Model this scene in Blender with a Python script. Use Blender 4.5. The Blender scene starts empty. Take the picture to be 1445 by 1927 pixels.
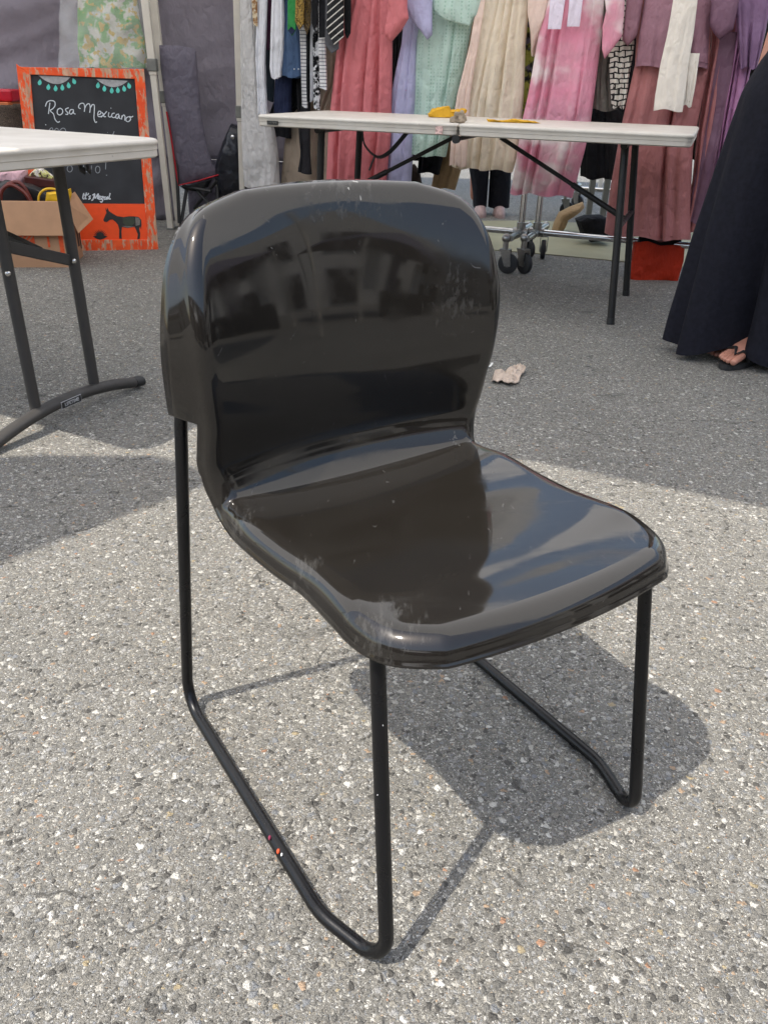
import bpy, bmesh, math, random
from mathutils import Vector, Matrix, noise as mnoise
random.seed(7)
C = bpy.context.scene.collection
SC = bpy.context.scene

# ------------------------------------------------------------------ camera, sky, sun, exposure
PW, PH = 1445, 1927                       # photograph size, used to read positions off it
FPX, CAMH, PITCH, ROLL = 1526.73, .899, .492, .029
_fw = Vector((0, math.cos(PITCH), -math.sin(PITCH)))
_up0 = Vector((0, math.sin(PITCH), math.cos(PITCH)))
_r0 = Vector((1, 0, 0))
_rt = _r0*math.cos(ROLL) + _up0*math.sin(ROLL)
_up = _up0*math.cos(ROLL) - _r0*math.sin(ROLL)
CO = Vector((0, 0, CAMH))
cam = bpy.data.cameras.new('camera')
cam.sensor_fit = 'VERTICAL'; cam.sensor_height = 24; cam.lens = 24*FPX/PH
cam.clip_start = .02; cam.clip_end = 500
camo = bpy.data.objects.new('camera', cam); C.objects.link(camo)
camo.matrix_world = Matrix(((_rt.x, _up.x, -_fw.x, 0), (_rt.y, _up.y, -_fw.y, 0), (_rt.z, _up.z, -_fw.z, CAMH), (0, 0, 0, 1)))
SC.camera = camo

SUN_AZ, SUN_EL = math.radians(36), math.radians(61)       # the light travels towards SUN_AZ
world = bpy.data.worlds.new('World'); SC.world = world; world.use_nodes = True
wn = world.node_tree
sky = wn.nodes.new('ShaderNodeTexSky'); sky.sky_type = 'NISHITA'; sky.sun_disc = False
tosun = Vector((-math.cos(SUN_AZ)*math.cos(SUN_EL), -math.sin(SUN_AZ)*math.cos(SUN_EL), math.sin(SUN_EL)))
sky.sun_elevation = SUN_EL; sky.sun_rotation = math.atan2(tosun.x, tosun.y)
sky.air_density = 1.3; sky.dust_density = 2.2
wn.links.new(sky.outputs[0], wn.nodes['Background'].inputs[0]); wn.nodes['Background'].inputs[1].default_value = .15
sun = bpy.data.lights.new('sun', 'SUN'); sun.energy = 2.9; sun.angle = math.radians(.6); sun.color = (1, .95, .87)
suno = bpy.data.objects.new('sun', sun); C.objects.link(suno)
suno.rotation_euler = tosun.to_track_quat('Z', 'Y').to_euler()
SC.view_settings.view_transform = 'Standard'; SC.view_settings.look = 'None'
SC.view_settings.gamma = 1; SC.view_settings.use_curve_mapping = False
SC.view_settings.exposure = .98
SC.cycles.use_denoising = True
SC.cycles.max_bounces = 8

# ------------------------------------------------------------------ reading positions off the photograph
def ray(px, py):
    return (_fw*FPX + _rt*(px-PW/2) - _up*(py-PH/2)).normalized()
def hit(px, py, p0, n):
    d = ray(px, py); p0 = Vector(p0); n = Vector(n)
    return CO + d*((p0-CO).dot(n)/d.dot(n))
def ground(px, py, z=0): return hit(px, py, (0, 0, z), (0, 0, 1))
def aty(px, py, y): return hit(px, py, (0, y, 0), (0, 1, 0))

# ------------------------------------------------------------------ object helpers
def tag(o, label=None, cat=None, group=None, kind=None):
    if label: o['label'] = label
    if cat: o['category'] = cat
    if group: o['group'] = group
    if kind: o['kind'] = kind
    return o
def empty(name, loc, label, cat, group=None):
    o = bpy.data.objects.new(name, None); C.objects.link(o); o.location = loc; o.empty_display_size = .1
    return tag(o, label, cat, group)
class MB:
    def __init__(s): s.v = []; s.f = []; s.m = []
    def add(s, vs, fs, mi=0):
        b = len(s.v); s.v += [Vector(v) for v in vs]; s.f += [tuple(i+b for i in f) for f in fs]; s.m += [mi]*len(fs); return s
    def box(s, c, sx, sy, sz, ax=None, mi=0):
        ax = ax or (Vector((1, 0, 0)), Vector((0, 1, 0)), Vector((0, 0, 1))); c = Vector(c)
        vs = [c+ax[0]*(i*sx/2)+ax[1]*(j*sy/2)+ax[2]*(k*sz/2) for i in (-1, 1) for j in (-1, 1) for k in (-1, 1)]
        return s.add(vs, [(0, 1, 3, 2), (4, 6, 7, 5), (0, 4, 5, 1), (2, 3, 7, 6), (0, 2, 6, 4), (1, 5, 7, 3)], mi)
    def tube(s, pts, r, n=12, caps=True, mi=0, sq=1.0, upv=None):
        pts = [Vector(p) for p in pts]; m = len(pts); rs = r if isinstance(r, (list, tuple)) else [r]*m
        t0 = (pts[1]-pts[0]).normalized()
        u = Vector(upv) if upv else (Vector((0, 0, 1)) if abs(t0.z) < .9 else Vector((1, 0, 0)))
        vs = []
        for i, p in enumerate(pts):
            a = pts[max(i-1, 0)]; b = pts[min(i+1, m-1)]; t = (b-a)
            t = t.normalized() if t.length > 1e-9 else t0
            u = (u - t*u.dot(t)).normalized(); w = t.cross(u)
            for k in range(n):
                th = 2*math.pi*k/n; vs.append(p+(u*math.cos(th)*sq+w*math.sin(th))*rs[i])
        fs = [(i*n+k, i*n+(k+1) % n, (i+1)*n+(k+1) % n, (i+1)*n+k) for i in range(m-1) for k in range(n)]
        if caps: fs += [tuple(range(n-1, -1, -1)), tuple((m-1)*n+k for k in range(n))]
        return s.add(vs, fs, mi)
    def bar(s, a, b, w, h, upv=(0, 0, 1), mi=0):
        a = Vector(a); b = Vector(b); t = (b-a); L = t.length; t.normalize(); u = Vector(upv); u = (u-t*u.dot(t)).normalized(); q = t.cross(u)
        return s.box((a+b)/2, L, w, h, (t, q, u), mi)
    def loft(s, loops, caps=True, mi=0):
        n = len(loops[0]); vs = [p for l in loops for p in l]
        fs = [(i*n+k, i*n+(k+1) % n, (i+1)*n+(k+1) % n, (i+1)*n+k) for i in range(len(loops)-1) for k in range(n)]
        if caps: fs += [tuple(range(n-1, -1, -1)), tuple((len(loops)-1)*n+k for k in range(n))]
        return s.add(vs, fs, mi)
    def prism(s, poly, off, mi=0):
        off = Vector(off); a = [Vector(p) for p in poly]; n = len(a)
        return s.loft([a, [p+off for p in a]], True, mi)
    def ball(s, c, rx, ry=None, rz=None, n=12, m=8, mi=0):
        ry = ry or rx; rz = rz or rx; c = Vector(c); loops = []
        for j in range(1, m):
            ph = math.pi*j/m; loops.append([c+Vector((rx*math.sin(ph)*math.cos(2*math.pi*k/n), ry*math.sin(ph)*math.sin(2*math.pi*k/n), -rz*math.cos(ph))) for k in range(n)])
        return s.loft(loops, True, mi)
    def build(s, name, mats, parent=None, smooth=True, angle=40, bevel=0, subd=0):
        me = bpy.data.meshes.new(name)
        o = bpy.data.objects.new(name, me); C.objects.link(o)
        org = Vector((0, 0, 0))
        if parent is not None:
            p = parent
            while p is not None: org = org + p.location; p = p.parent
        else:
            lo = Vector([min(v[i] for v in s.v) for i in range(3)]); hi = Vector([max(v[i] for v in s.v) for i in range(3)])
            org = Vector(((lo.x+hi.x)/2, (lo.y+hi.y)/2, lo.z)); o.location = org
        me.from_pydata([v-org for v in s.v], [], s.f)
        bm = bmesh.new(); bm.from_mesh(me); bmesh.ops.recalc_face_normals(bm, faces=bm.faces); bm.to_mesh(me); bm.free()
        ms = mats if isinstance(mats, (list, tuple)) else [mats]
        for m_ in ms: me.materials.append(m_)
        for i, p in enumerate(me.polygons): p.material_index = s.m[i]; p.use_smooth = smooth
        if smooth: me.set_sharp_from_angle(angle=math.radians(angle))
        if parent is not None: o.parent = parent
        if bevel:
            b = o.modifiers.new('bevel', 'BEVEL'); b.width = bevel; b.segments = 3; b.limit_method = 'ANGLE'; b.angle_limit = math.radians(35)
        if subd:
            b = o.modifiers.new('subd', 'SUBSURF'); b.levels = subd; b.render_levels = subd
        return o

# ------------------------------------------------------------------ materials
def srgb(r, g, b):
    f = lambda c: (c/255/12.92) if c/255 < .04045 else ((c/255+.055)/1.055)**2.4
    return (f(r), f(g), f(b), 1)
def nodes(name):
    m = bpy.data.materials.new(name); m.use_nodes = True; t = m.node_tree
    return m, t, t.nodes['Principled BSDF']
def N(t, kind, **kw):
    n = t.nodes.new(kind)
    for k, v in kw.items():
        if k in n.inputs.keys() if isinstance(k, str) else False: n.inputs[k].default_value = v
        else: setattr(n, k, v)
    return n
def L(t, a, b): t.links.new(a, b)
def coord(t, out='Object', scale=None):
    c = t.nodes.new('ShaderNodeTexCoord')
    if scale is None: return c.outputs[out]
    mp = t.nodes.new('ShaderNodeMapping'); mp.inputs['Scale'].default_value = scale
    L(t, c.outputs[out], mp.inputs[0]); return mp.outputs[0]
def ramp(t, fac, stops, interp='LINEAR'):
    r = t.nodes.new('ShaderNodeValToRGB'); r.color_ramp.interpolation = interp; el = r.color_ramp.elements
    while len(el) < len(stops): el.new(.5)
    for e, (p, c) in zip(el, stops): e.position = p; e.color = c if len(c) == 4 else (*c, 1)
    L(t, fac, r.inputs[0]); return r.outputs[0]
def mix(t, fac, a, b, mode='MIX'):
    m = t.nodes.new('ShaderNodeMix'); m.data_type = 'RGBA'; m.blend_type = mode
    for s, v in ((m.inputs[0], fac), (m.inputs[6], a), (m.inputs[7], b)):
        if hasattr(v, 'node'): L(t, v, s)
        else: s.default_value = v
    return m.outputs[2]
def math_(t, op, a, b=0.0, c=None):
    m = t.nodes.new('ShaderNodeMath'); m.operation = op
    for i, v in enumerate((a, b, c)):
        if v is None: continue
        if hasattr(v, 'node'): L(t, v, m.inputs[i])
        else: m.inputs[i].default_value = v
    return m.outputs[0]
def noisetex(t, vec, scale, detail=3, rough=.5):
    n = t.nodes.new('ShaderNodeTexNoise'); n.inputs['Scale'].default_value = scale; n.inputs['Detail'].default_value = detail; n.inputs['Roughness'].default_value = rough
    L(t, vec, n.inputs['Vector']); return n.outputs[0]
def bump(t, bs, h, strength=.3, dist=.01):
    b = t.nodes.new('ShaderNodeBump'); b.inputs['Strength'].default_value = strength; b.inputs['Distance'].default_value = dist
    L(t, h, b.inputs['Height']); L(t, b.outputs[0], bs.inputs['Normal'])
def plain(name, col, rough=.6, metal=0, var=.12, vs=30, bs=.15, bd=.002, spec=.5):
    m, t, b = nodes(name); c = coord(t)
    n = noisetex(t, c, vs, 4)
    d = tuple(x*(1-var) for x in col[:3])+(1,); l = tuple(min(1, x*(1+var)) for x in col[:3])+(1,)
    L(t, ramp(t, n, [(.3, d), (.7, l)]), b.inputs['Base Color'])
    b.inputs['Roughness'].default_value = rough; b.inputs['Metallic'].default_value = metal; b.inputs['Specular IOR Level'].default_value = spec
    bump(t, b, n, bs, bd); return m
def cloth(name, col, rough=.85, trans=.25, var=.1, wr=.6, pat=None, sheen=.2, wscale=5):
    m, t, b = nodes(name); c = coord(t)
    n = noisetex(t, c, 9, 3)
    d = tuple(x*(1-var) for x in col[:3])+(1,); l = tuple(min(1, x*(1+var)) for x in col[:3])+(1,)
    cc = ramp(t, n, [(.3, d), (.7, l)])
    if pat: cc = pat(t, c, cc)
    L(t, cc, b.inputs['Base Color']); b.inputs['Roughness'].default_value = rough
    b.inputs['Specular IOR Level'].default_value = .25
    wr1 = noisetex(t, coord(t, 'Object', (wscale*3, wscale*3, wscale)), 1, 7, .62)
    weave = noisetex(t, c, 900, 1)
    cr_ = math_(t, 'ABSOLUTE', math_(t, 'SUBTRACT', noisetex(t, coord(t, 'Object', (9, 9, 7)), 1.2, 3, .5), .5))
    h = math_(t, 'ADD', math_(t, 'ADD', wr1, math_(t, 'MULTIPLY', cr_, 1.3)), math_(t, 'MULTIPLY', weave, .03))
    bump(t, b, h, wr, .05)
    trans *= .45 if name not in ('white canopy roof',) else 1
    if trans:
        tr = t.nodes.new('ShaderNodeBsdfTranslucent'); L(t, cc, tr.inputs[0])
        ms = t.nodes.new('ShaderNodeMixShader'); ms.inputs[0].default_value = trans
        L(t, b.outputs[0], ms.inputs[1]); L(t, tr.outputs[0], ms.inputs[2]); L(t, ms.outputs[0], t.nodes['Material Output'].inputs[0])
    return m

def asphalt():
    m, t, b = nodes('asphalt'); c0 = coord(t)
    warp = t.nodes.new('ShaderNodeTexNoise'); warp.inputs['Scale'].default_value = 140; warp.inputs['Detail'].default_value = 2; L(t, c0, warp.inputs['Vector'])
    va = t.nodes.new('ShaderNodeVectorMath'); va.operation = 'MULTIPLY_ADD'; L(t, warp.outputs['Color'], va.inputs[0]); va.inputs[1].default_value = (.007, .007, .007); L(t, c0, va.inputs[2])
    c = va.outputs[0]
    stops = [(0, (.085, .081, .074)), (.16, (.13, .126, .116)), (.32, (.18, .174, .160)), (.48, (.205, .212, .222)), (.56, (.25, .235, .205)), (.68, (.31, .306, .298)), (.79, (.40, .385, .35)), (.885, (.50, .485, .45)), (.95, (.61, .595, .56)), (.972, (.36, .26, .18)), (.985, (.34, .28, .18)), (.994, (.34, .20, .13)), (.997, (.26, .18, .14))]
    def layer(scale, lo, hi, present, off):
        mp = t.nodes.new('ShaderNodeMapping'); mp.inputs['Location'].default_value = (off, off*.7, 0); L(t, c, mp.inputs[0])
        v = t.nodes.new('ShaderNodeTexVoronoi'); v.inputs['Scale'].default_value = scale; L(t, mp.outputs[0], v.inputs['Vector'])
        e = t.nodes.new('ShaderNodeTexVoronoi'); e.feature = 'DISTANCE_TO_EDGE'; e.inputs['Scale'].default_value = scale; L(t, mp.outputs[0], e.inputs['Vector'])
        sep = t.nodes.new('ShaderNodeSeparateColor'); L(t, v.outputs['Color'], sep.inputs[0])
        th = math_(t, 'MULTIPLY_ADD', sep.outputs[1], hi-lo, lo)          # every stone has a size of its own inside its cell
        d = math_(t, 'SUBTRACT', e.outputs['Distance'], th)
        mr = t.nodes.new('ShaderNodeMapRange'); mr.inputs[1].default_value = -.015; mr.inputs[2].default_value = .03; L(t, d, mr.inputs[0])
        pr = math_(t, 'LESS_THAN', sep.outputs[2], present)
        mask = math_(t, 'MULTIPLY', mr.outputs[0], pr)
        dome = math_(t, 'MULTIPLY', math_(t, 'MAXIMUM', d, 0.0), pr)
        return mask, ramp(t, sep.outputs[0], stops, 'CONSTANT'), dome
    n1 = noisetex(t, c0, 700, 3, .6)
    base = ramp(t, n1, [(.3, (.065, .061, .054)), (.5, (.15, .143, .128)), (.66, (.27, .26, .238)), (.8, (.42, .41, .38))])
    m3, c3, d3 = layer(430, .02, .20, .75, .0)
    m2, c2, d2 = layer(240, .03, .24, .60, 3.1)
    m1, c1, d1 = layer(116, .03, .27, .42, 7.7)
    col = mix(t, m3, base, c3); col = mix(t, m2, col, c2)
    fine = ramp(t, noisetex(t, c0, 420, 3), [(.3, (.78, .78, .78)), (.7, (1.16, 1.16, 1.16))])
    col = mix(t, m1, col, mix(t, 1.0, c1, fine, 'MULTIPLY'))
    grit = ramp(t, noisetex(t, c0, 1100, 2, .6), [(.32, (.50, .49, .48)), (.5, (1, 1, 1)), (.68, (1.42, 1.41, 1.39))])
    col = mix(t, 1.0, col, grit, 'MULTIPLY')
    big = ramp(t, noisetex(t, c0, 1.3, 4), [(.3, (.91, .90, .865)), (.62, (1.09, 1.075, 1.035))])
    col = mix(t, 1.0, col, big, 'MULTIPLY')
    st = ramp(t, noisetex(t, coord(t, 'Object', (1, 1.7, 1)), 3.3, 5, .62), [(.625, (0, 0, 0)), (.71, (.6, .6, .6))])
    col = mix(t, st, col, (.035, .033, .03, 1))
    # hairline cracks
    vc = t.nodes.new('ShaderNodeTexVoronoi'); vc.feature = 'DISTANCE_TO_EDGE'; vc.inputs['Scale'].default_value = 2.2
    wv = t.nodes.new('ShaderNodeTexNoise'); wv.inputs['Scale'].default_value = 6; wv.inputs['Detail'].default_value = 6; L(t, c0, wv.inputs['Vector'])
    vb = t.nodes.new('ShaderNodeVectorMath'); vb.operation = 'MULTIPLY_ADD'; L(t, wv.outputs['Color'], vb.inputs[0]); vb.inputs[1].default_value = (.25, .25, .25); L(t, c0, vb.inputs[2]); L(t, vb.outputs[0], vc.inputs['Vector'])
    ck = math_(t, 'LESS_THAN', vc.outputs['Distance'], .005)
    ck = math_(t, 'MULTIPLY', ck, math_(t, 'GREATER_THAN', noisetex(t, c0, 12, 3), .55))
    col = mix(t, math_(t, 'MULTIPLY', ck, .6), col, (.03, .028, .025, 1))
    L(t, col, b.inputs['Base Color']); b.inputs['Roughness'].default_value = .82; b.inputs['Specular IOR Level'].default_value = .35
    h = math_(t, 'ADD', math_(t, 'MULTIPLY', math_(t, 'MINIMUM', d1, .22), 2.4), math_(t, 'MULTIPLY', math_(t, 'MINIMUM', d2, .2), 1.3))
    h = math_(t, 'ADD', h, math_(t, 'MULTIPLY', d3, .6)); h = math_(t, 'ADD', h, math_(t, 'MULTIPLY', n1, .35)); h = math_(t, 'SUBTRACT', h, math_(t, 'MULTIPLY', ck, .8))
    bump(t, b, h, .9, .0055)
    return m
def plastic():
    m, t, b = nodes('brown black plastic'); c = coord(t)
    smudge = noisetex(t, c, 7, 5, .6)
    base = ramp(t, smudge, [(.35, (.0120, .0102, .0082)), (.75, (.0150, .0130, .0106))])
    masks = []
    for sc, rot, th, keep in ((14, .4, .0012, .64), (22, 1.9, .0013, .66), (9, 2.7, .0010, .60)):
        mp = t.nodes.new('ShaderNodeMapping'); mp.inputs['Rotation'].default_value = (rot*.3, rot*.7, rot); mp.inputs['Scale'].default_value = (1, .16, .6); L(t, c, mp.inputs[0])
        f = math_(t, 'ABSOLUTE', math_(t, 'SUBTRACT', noisetex(t, mp.outputs[0], sc, 1.5), .5))
        masks.append(math_(t, 'MULTIPLY', math_(t, 'LESS_THAN', f, th), math_(t, 'GREATER_THAN', noisetex(t, c, 26+sc, 4, .7), keep)))
    s = math_(t, 'MAXIMUM', masks[0], math_(t, 'MAXIMUM', masks[1], masks[2]))
    dots = math_(t, 'GREATER_THAN', noisetex(t, c, 420, 1), .83)
    # chips along the middle of the top edge
    w0 = Vector((.177, .698, 0)); top = Vector((.03+math.sin(.981)*0, 0, 0))
    vd = t.nodes.new('ShaderNodeVectorMath'); vd.operation = 'DISTANCE'; L(t, c, vd.inputs[0]); vd.inputs[1].default_value = CHIP_AT
    mpz = t.nodes.new('ShaderNodeMapping'); mpz.inputs['Scale'].default_value = (110, 110, 26); mpz.inputs['Rotation'].default_value = (.25, .2, 0); L(t, c, mpz.inputs[0])
    chip = math_(t, 'MULTIPLY', math_(t, 'LESS_THAN', vd.outputs['Value'], .052), math_(t, 'GREATER_THAN', noisetex(t, mpz.outputs[0], 1, 2), .69))
    s2 = math_(t, 'MAXIMUM', math_(t, 'MULTIPLY', s, .5), math_(t, 'MULTIPLY', dots, .45))
    col = mix(t, math_(t, 'MULTIPLY', s2, .36), base, (.22, .22, .21, 1)); col = mix(t, math_(t, 'MULTIPLY', chip, .7), col, (.32, .31, .29, 1))
    scuff = None
    for (p_, rad_) in SCUFFS:
        vs_ = t.nodes.new('ShaderNodeVectorMath'); vs_.operation = 'DISTANCE'; L(t, c, vs_.inputs[0]); vs_.inputs[1].default_value = p_
        f_ = math_(t, 'MAXIMUM', math_(t, 'SUBTRACT', 1.0, math_(t, 'DIVIDE', vs_.outputs['Value'], rad_)), 0.0)
        scuff = f_ if scuff is None else math_(t, 'MAXIMUM', scuff, f_)
    mps = t.nodes.new('ShaderNodeMapping'); mps.inputs['Scale'].default_value = (1, .22, .5); mps.inputs['Rotation'].default_value = (.2, .3, .9); L(t, c, mps.inputs[0])
    sn = ramp(t, math_(t, 'ADD', noisetex(t, mps.outputs[0], 130, 5, .7), math_(t, 'MULTIPLY', scuff, .22)), [(.645, (0,)*3), (.78, (1,)*3)])
    scm = math_(t, 'MULTIPLY', sn, math_(t, 'MINIMUM', math_(t, 'MULTIPLY', scuff, 2.5), 1.0))
    col = mix(t, math_(t, 'MULTIPLY', scm, .15), col, (.15, .145, .135, 1))
    L(t, col, b.inputs['Base Color'])
    s = math_(t, 'MAXIMUM', s, math_(t, 'MULTIPLY', scm, .4))
    wipe = noisetex(t, coord(t, 'Object', (3, 14, 9)), 1.4, 6, .7)
    r = math_(t, 'ADD', math_(t, 'ADD', ramp(t, noisetex(t, c, 10, 6, .65), [(.35, (.03,)*3), (.7, (.085,)*3)]), ramp(t, wipe, [(.50, (0,)*3), (.72, (.15,)*3)])), math_(t, 'MULTIPLY', s, .3))
    L(t, r, b.inputs['Roughness']); b.inputs['Specular IOR Level'].default_value = .55
    bump(t, b, math_(t, 'ADD', noisetex(t, c, 5, 2), math_(t, 'MULTIPLY', s, -.02)), .05, .02)
    return m
def black_paint(name, col=(.005, .005, .0055, 1), chips=((.6, .6, .6, 1),), rough=.28, th=.79):
    m, t, b = nodes(name); c = coord(t)
    k = math_(t, 'GREATER_THAN', noisetex(t, coord(t, 'Object', (1, 1, .45)), 120, 2), th)
    L(t, mix(t, k, col, chips[0]), b.inputs['Base Color']); b.inputs['Specular IOR Level'].default_value = .32
    L(t, ramp(t, noisetex(t, c, 40, 4), [(.3, (rough*.8,)*3), (.7, (rough*1.4,)*3)]), b.inputs['Roughness'])
    bump(t, b, noisetex(t, c, 200, 2), .06, .002); return m
def worn_orange():
    m, t, b = nodes('worn orange paint on wood'); c = coord(t)
    g = noisetex(t, coord(t, 'Object', (18, 18, 5)), 2.6, 6, .7)
    wood = ramp(t, noisetex(t, coord(t, 'Object', (60, 60, 6)), 1, 4), [(.3, srgb(168, 128, 100)), (.7, srgb(208, 172, 142))])
    k = ramp(t, g, [(.5, (1, 1, 1)), (.56, (0, 0, 0))])
    o = ramp(t, noisetex(t, c, 20, 3), [(.3, srgb(222, 70, 14)), (.7, srgb(240, 92, 30))])
    L(t, mix(t, k, wood, o), b.inputs['Base Color']); b.inputs['Roughness'].default_value = .6; bump(t, b, k, .25, .002); return m

M = {}
M['asphalt'] = asphalt()
M['frame'] = black_paint('black painted steel tube')
M['legpaint'] = black_paint('charcoal powder coat', (.016, .015, .014, 1), ((.06, .06, .06, 1),), .42)
M['leglit'] = black_paint('skylit charcoal powder coat', (.050, .046, .042, 1), ((.14, .13, .12, 1),), .45)  # charcoal leg paint lightened for the near table, skylight put into the colour
M['blackplas'] = plain('black plastic', (.012, .012, .012, 1), .5)
mtt, ttt, btt = nodes('scuffed off white moulded plastic'); ctt = coord(ttt)
cbase = ramp(ttt, noisetex(ttt, ctt, 9, 5, .6), [(.3, srgb(194, 186, 173)), (.7, srgb(209, 202, 191))])
scf = math_(ttt, 'MULTIPLY', math_(ttt, 'GREATER_THAN', noisetex(ttt, coord(ttt, 'Object', (5, 45, 40)), 1.3, 5, .7), .67), math_(ttt, 'GREATER_THAN', noisetex(ttt, ctt, 5, 2), .5))
L(ttt, mix(ttt, math_(ttt, 'MULTIPLY', scf, .45), cbase, srgb(120, 110, 100)), btt.inputs['Base Color']); btt.inputs['Roughness'].default_value = .45
bump(ttt, btt, noisetex(ttt, ctt, 260, 2), .12, .001); M['tabletop'] = mtt
M['chrome'] = plain('chrome pipe', (.62, .61, .59, 1), .16, 1, .06, 60, .05)
M['steel'] = plain('dull steel fitting', (.38, .37, .35, 1), .32, 1, .12, 80, .1)
M['rubber'] = plain('black rubber', (.02, .02, .021, 1), .55)
M['alu'] = plain('painted canopy pole', srgb(204, 197, 184), .5, 0, .06, 14, .1)
M['greyplas'] = plain('grey plastic clamp', srgb(112, 112, 106), .5)
M['redplas'] = plain('red plastic', srgb(165, 42, 40), .45)
M['card'] = plain('brown cardboard', srgb(176, 136, 104), .85, 0, .08, 14, .2)
M['orangeink'] = plain('orange print', srgb(214, 84, 40), .8, 0, .18, 60)
M['worn'] = worn_orange()
M['orange'] = plain('flat orange panel', srgb(242, 80, 22), .55, 0, .05)
M['board'] = plain('blackboard paint', (.022, .023, .026, 1), .7, 0, .3, 8)
M['chalk'] = plain('white chalk', srgb(205, 210, 214), .95, 0, .15, 300)
M['chalk2'] = plain('faded chalk', srgb(140, 144, 148), .95, 0, .25, 300)
M['greypaint'] = plain('grey chalk paint', srgb(165, 164, 164), .9, 0, .2, 60)
M['teal'] = plain('teal paint', srgb(92, 200, 184), .7, 0, .08)
M['ink'] = plain('black print', (.022, .02, .018, 1), .6, 0, .2)
M['inkgreen'] = plain('dark green print', (.04, .052, .032, 1), .6, 0, .2)
M['inkgrey'] = plain('grey print', srgb(112, 108, 102), .6, 0, .2, 90)
M['skin'] = plain('skin', srgb(178, 124, 104), .5, 0, .1, 40, .1)
M['hair'] = plain('dark hair', (.02, .014, .01, 1), .5, 0, .3, 120)
M['sole'] = plain('pink white shoe', srgb(176, 150, 146), .6)
M['yellow'] = plain('yellow leather', srgb(214, 168, 24), .5, 0, .15)
M['maroonleather'] = plain('red brown leather', srgb(98, 36, 26), .4, 0, .2)
M['brownleather'] = plain('dark brown leather', srgb(66, 24, 18), .35, 0, .2)
M['blackleather'] = plain('black leather', (.012, .011, .011, 1), .4)
M['wicker'] = plain('wicker weave', srgb(98, 84, 72), .8, 0, .55, 160, .9, .01)
M['paper'] = cloth('kraft paper napkin', srgb(230, 208, 188), .9, .1, .08, .8, wscale=22)
M['whitepaper'] = cloth('white paper scrap', srgb(228, 226, 220), .9, .1, .05, .5, wscale=20)
M['mat'] = plain('pale yellow painted strip', srgb(150, 146, 118), .8, 0, .1, 5, .3)

# ------------------------------------------------------------------ setting
g = MB()
R_ = 60
g.add([(-R_, -R_, 0), (R_, -R_, 0), (R_, R_, 0), (-R_, R_, 0)], [(0, 1, 2, 3)])
o = g.build('ground', M['asphalt'], smooth=False); tag(o, 'grey asphalt with pale stone chips exposed', 'asphalt', kind='structure')
g = MB()
pts = [ground(690, 452), ground(1045, 481), ground(1330, 508), ground(1420, 440), ground(1010, 416), ground(700, 418)]
g.prism([p+Vector((0, 0, .001)) for p in pts], (0, 0, .004))
o = g.build('road_marking', M['mat'], smooth=False); tag(o, 'pale yellow painted strip on the asphalt under the racks', 'road marking', kind='structure')

# ------------------------------------------------------------------ the chair
_a = -.981
CE = Vector((math.cos(_a), math.sin(_a), 0)); CN = Vector((-math.sin(_a), math.cos(_a), 0)); COX = Vector((.177, .698, 0))
def ch(x, y, z): return COX + CN*x - CE*y + Vector((0, 0, z))
ST = [(0.4745, 0.7675, 0.1243, 0.0100, 0.0180, 0.0087),
      (0.4685, 0.7478, 0.1793, 0.0180, 0.0180, 0.0122),
      (0.4585, 0.7067, 0.2025, 0.0280, 0.0180, 0.0222),
      (0.4490, 0.6506, 0.2095, 0.0350, 0.0180, 0.0320),
      (0.4430, 0.6003, 0.2097, 0.0370, 0.0180, 0.0390),
      (0.4400, 0.5501, 0.2070, 0.0350, 0.0180, 0.0420),
      (0.4400, 0.5115, 0.2032, 0.0310, 0.0180, 0.0440),
      (0.4425, 0.4783, 0.2037, 0.0260, 0.0180, 0.0440),
      (0.4430, 0.4499, 0.2001, 0.0220, 0.0210, 0.0080),
      (0.4334, 0.4212, 0.1938, 0.0180, 0.0230, 0.0060),
      (0.4154, 0.3985, 0.1895, 0.0140, 0.0220, 0.0060),
      (0.3855, 0.3974, 0.1897, 0.0120, 0.0240, 0.0080),
      (0.3373, 0.4033, 0.1916, 0.0110, 0.0260, 0.0080),
      (0.2638, 0.4055, 0.1870, 0.0110, 0.0260, 0.0080),
      (0.1901, 0.4128, 0.1815, 0.0100, 0.0260, 0.0080),
      (0.1128, 0.4202, 0.1865, 0.0090, 0.0260, 0.0080),
      (0.0697, 0.4230, 0.1865, 0.0050, 0.0260, 0.0080),
      (0.0368, 0.4267, 0.1759, 0.0010, 0.0260, 0.0070),
      (0.0119, 0.4292, 0.1474, 0.0000, 0.0260, 0.0060)]
def cr(P, t):
    n = len(P)-1; i = min(int(t), n-1); f = t-i
    p0 = P[max(i-1, 0)]; p1 = P[i]; p2 = P[i+1]; p3 = P[min(i+2, n)]
    return [0.5*((2*b)+(-a+c)*f+(2*a-5*b+4*c-d)*f*f+(-a+3*b-3*c+d)*f**3) for a, b, c, d in zip(p0, p1, p2, p3)]
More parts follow.
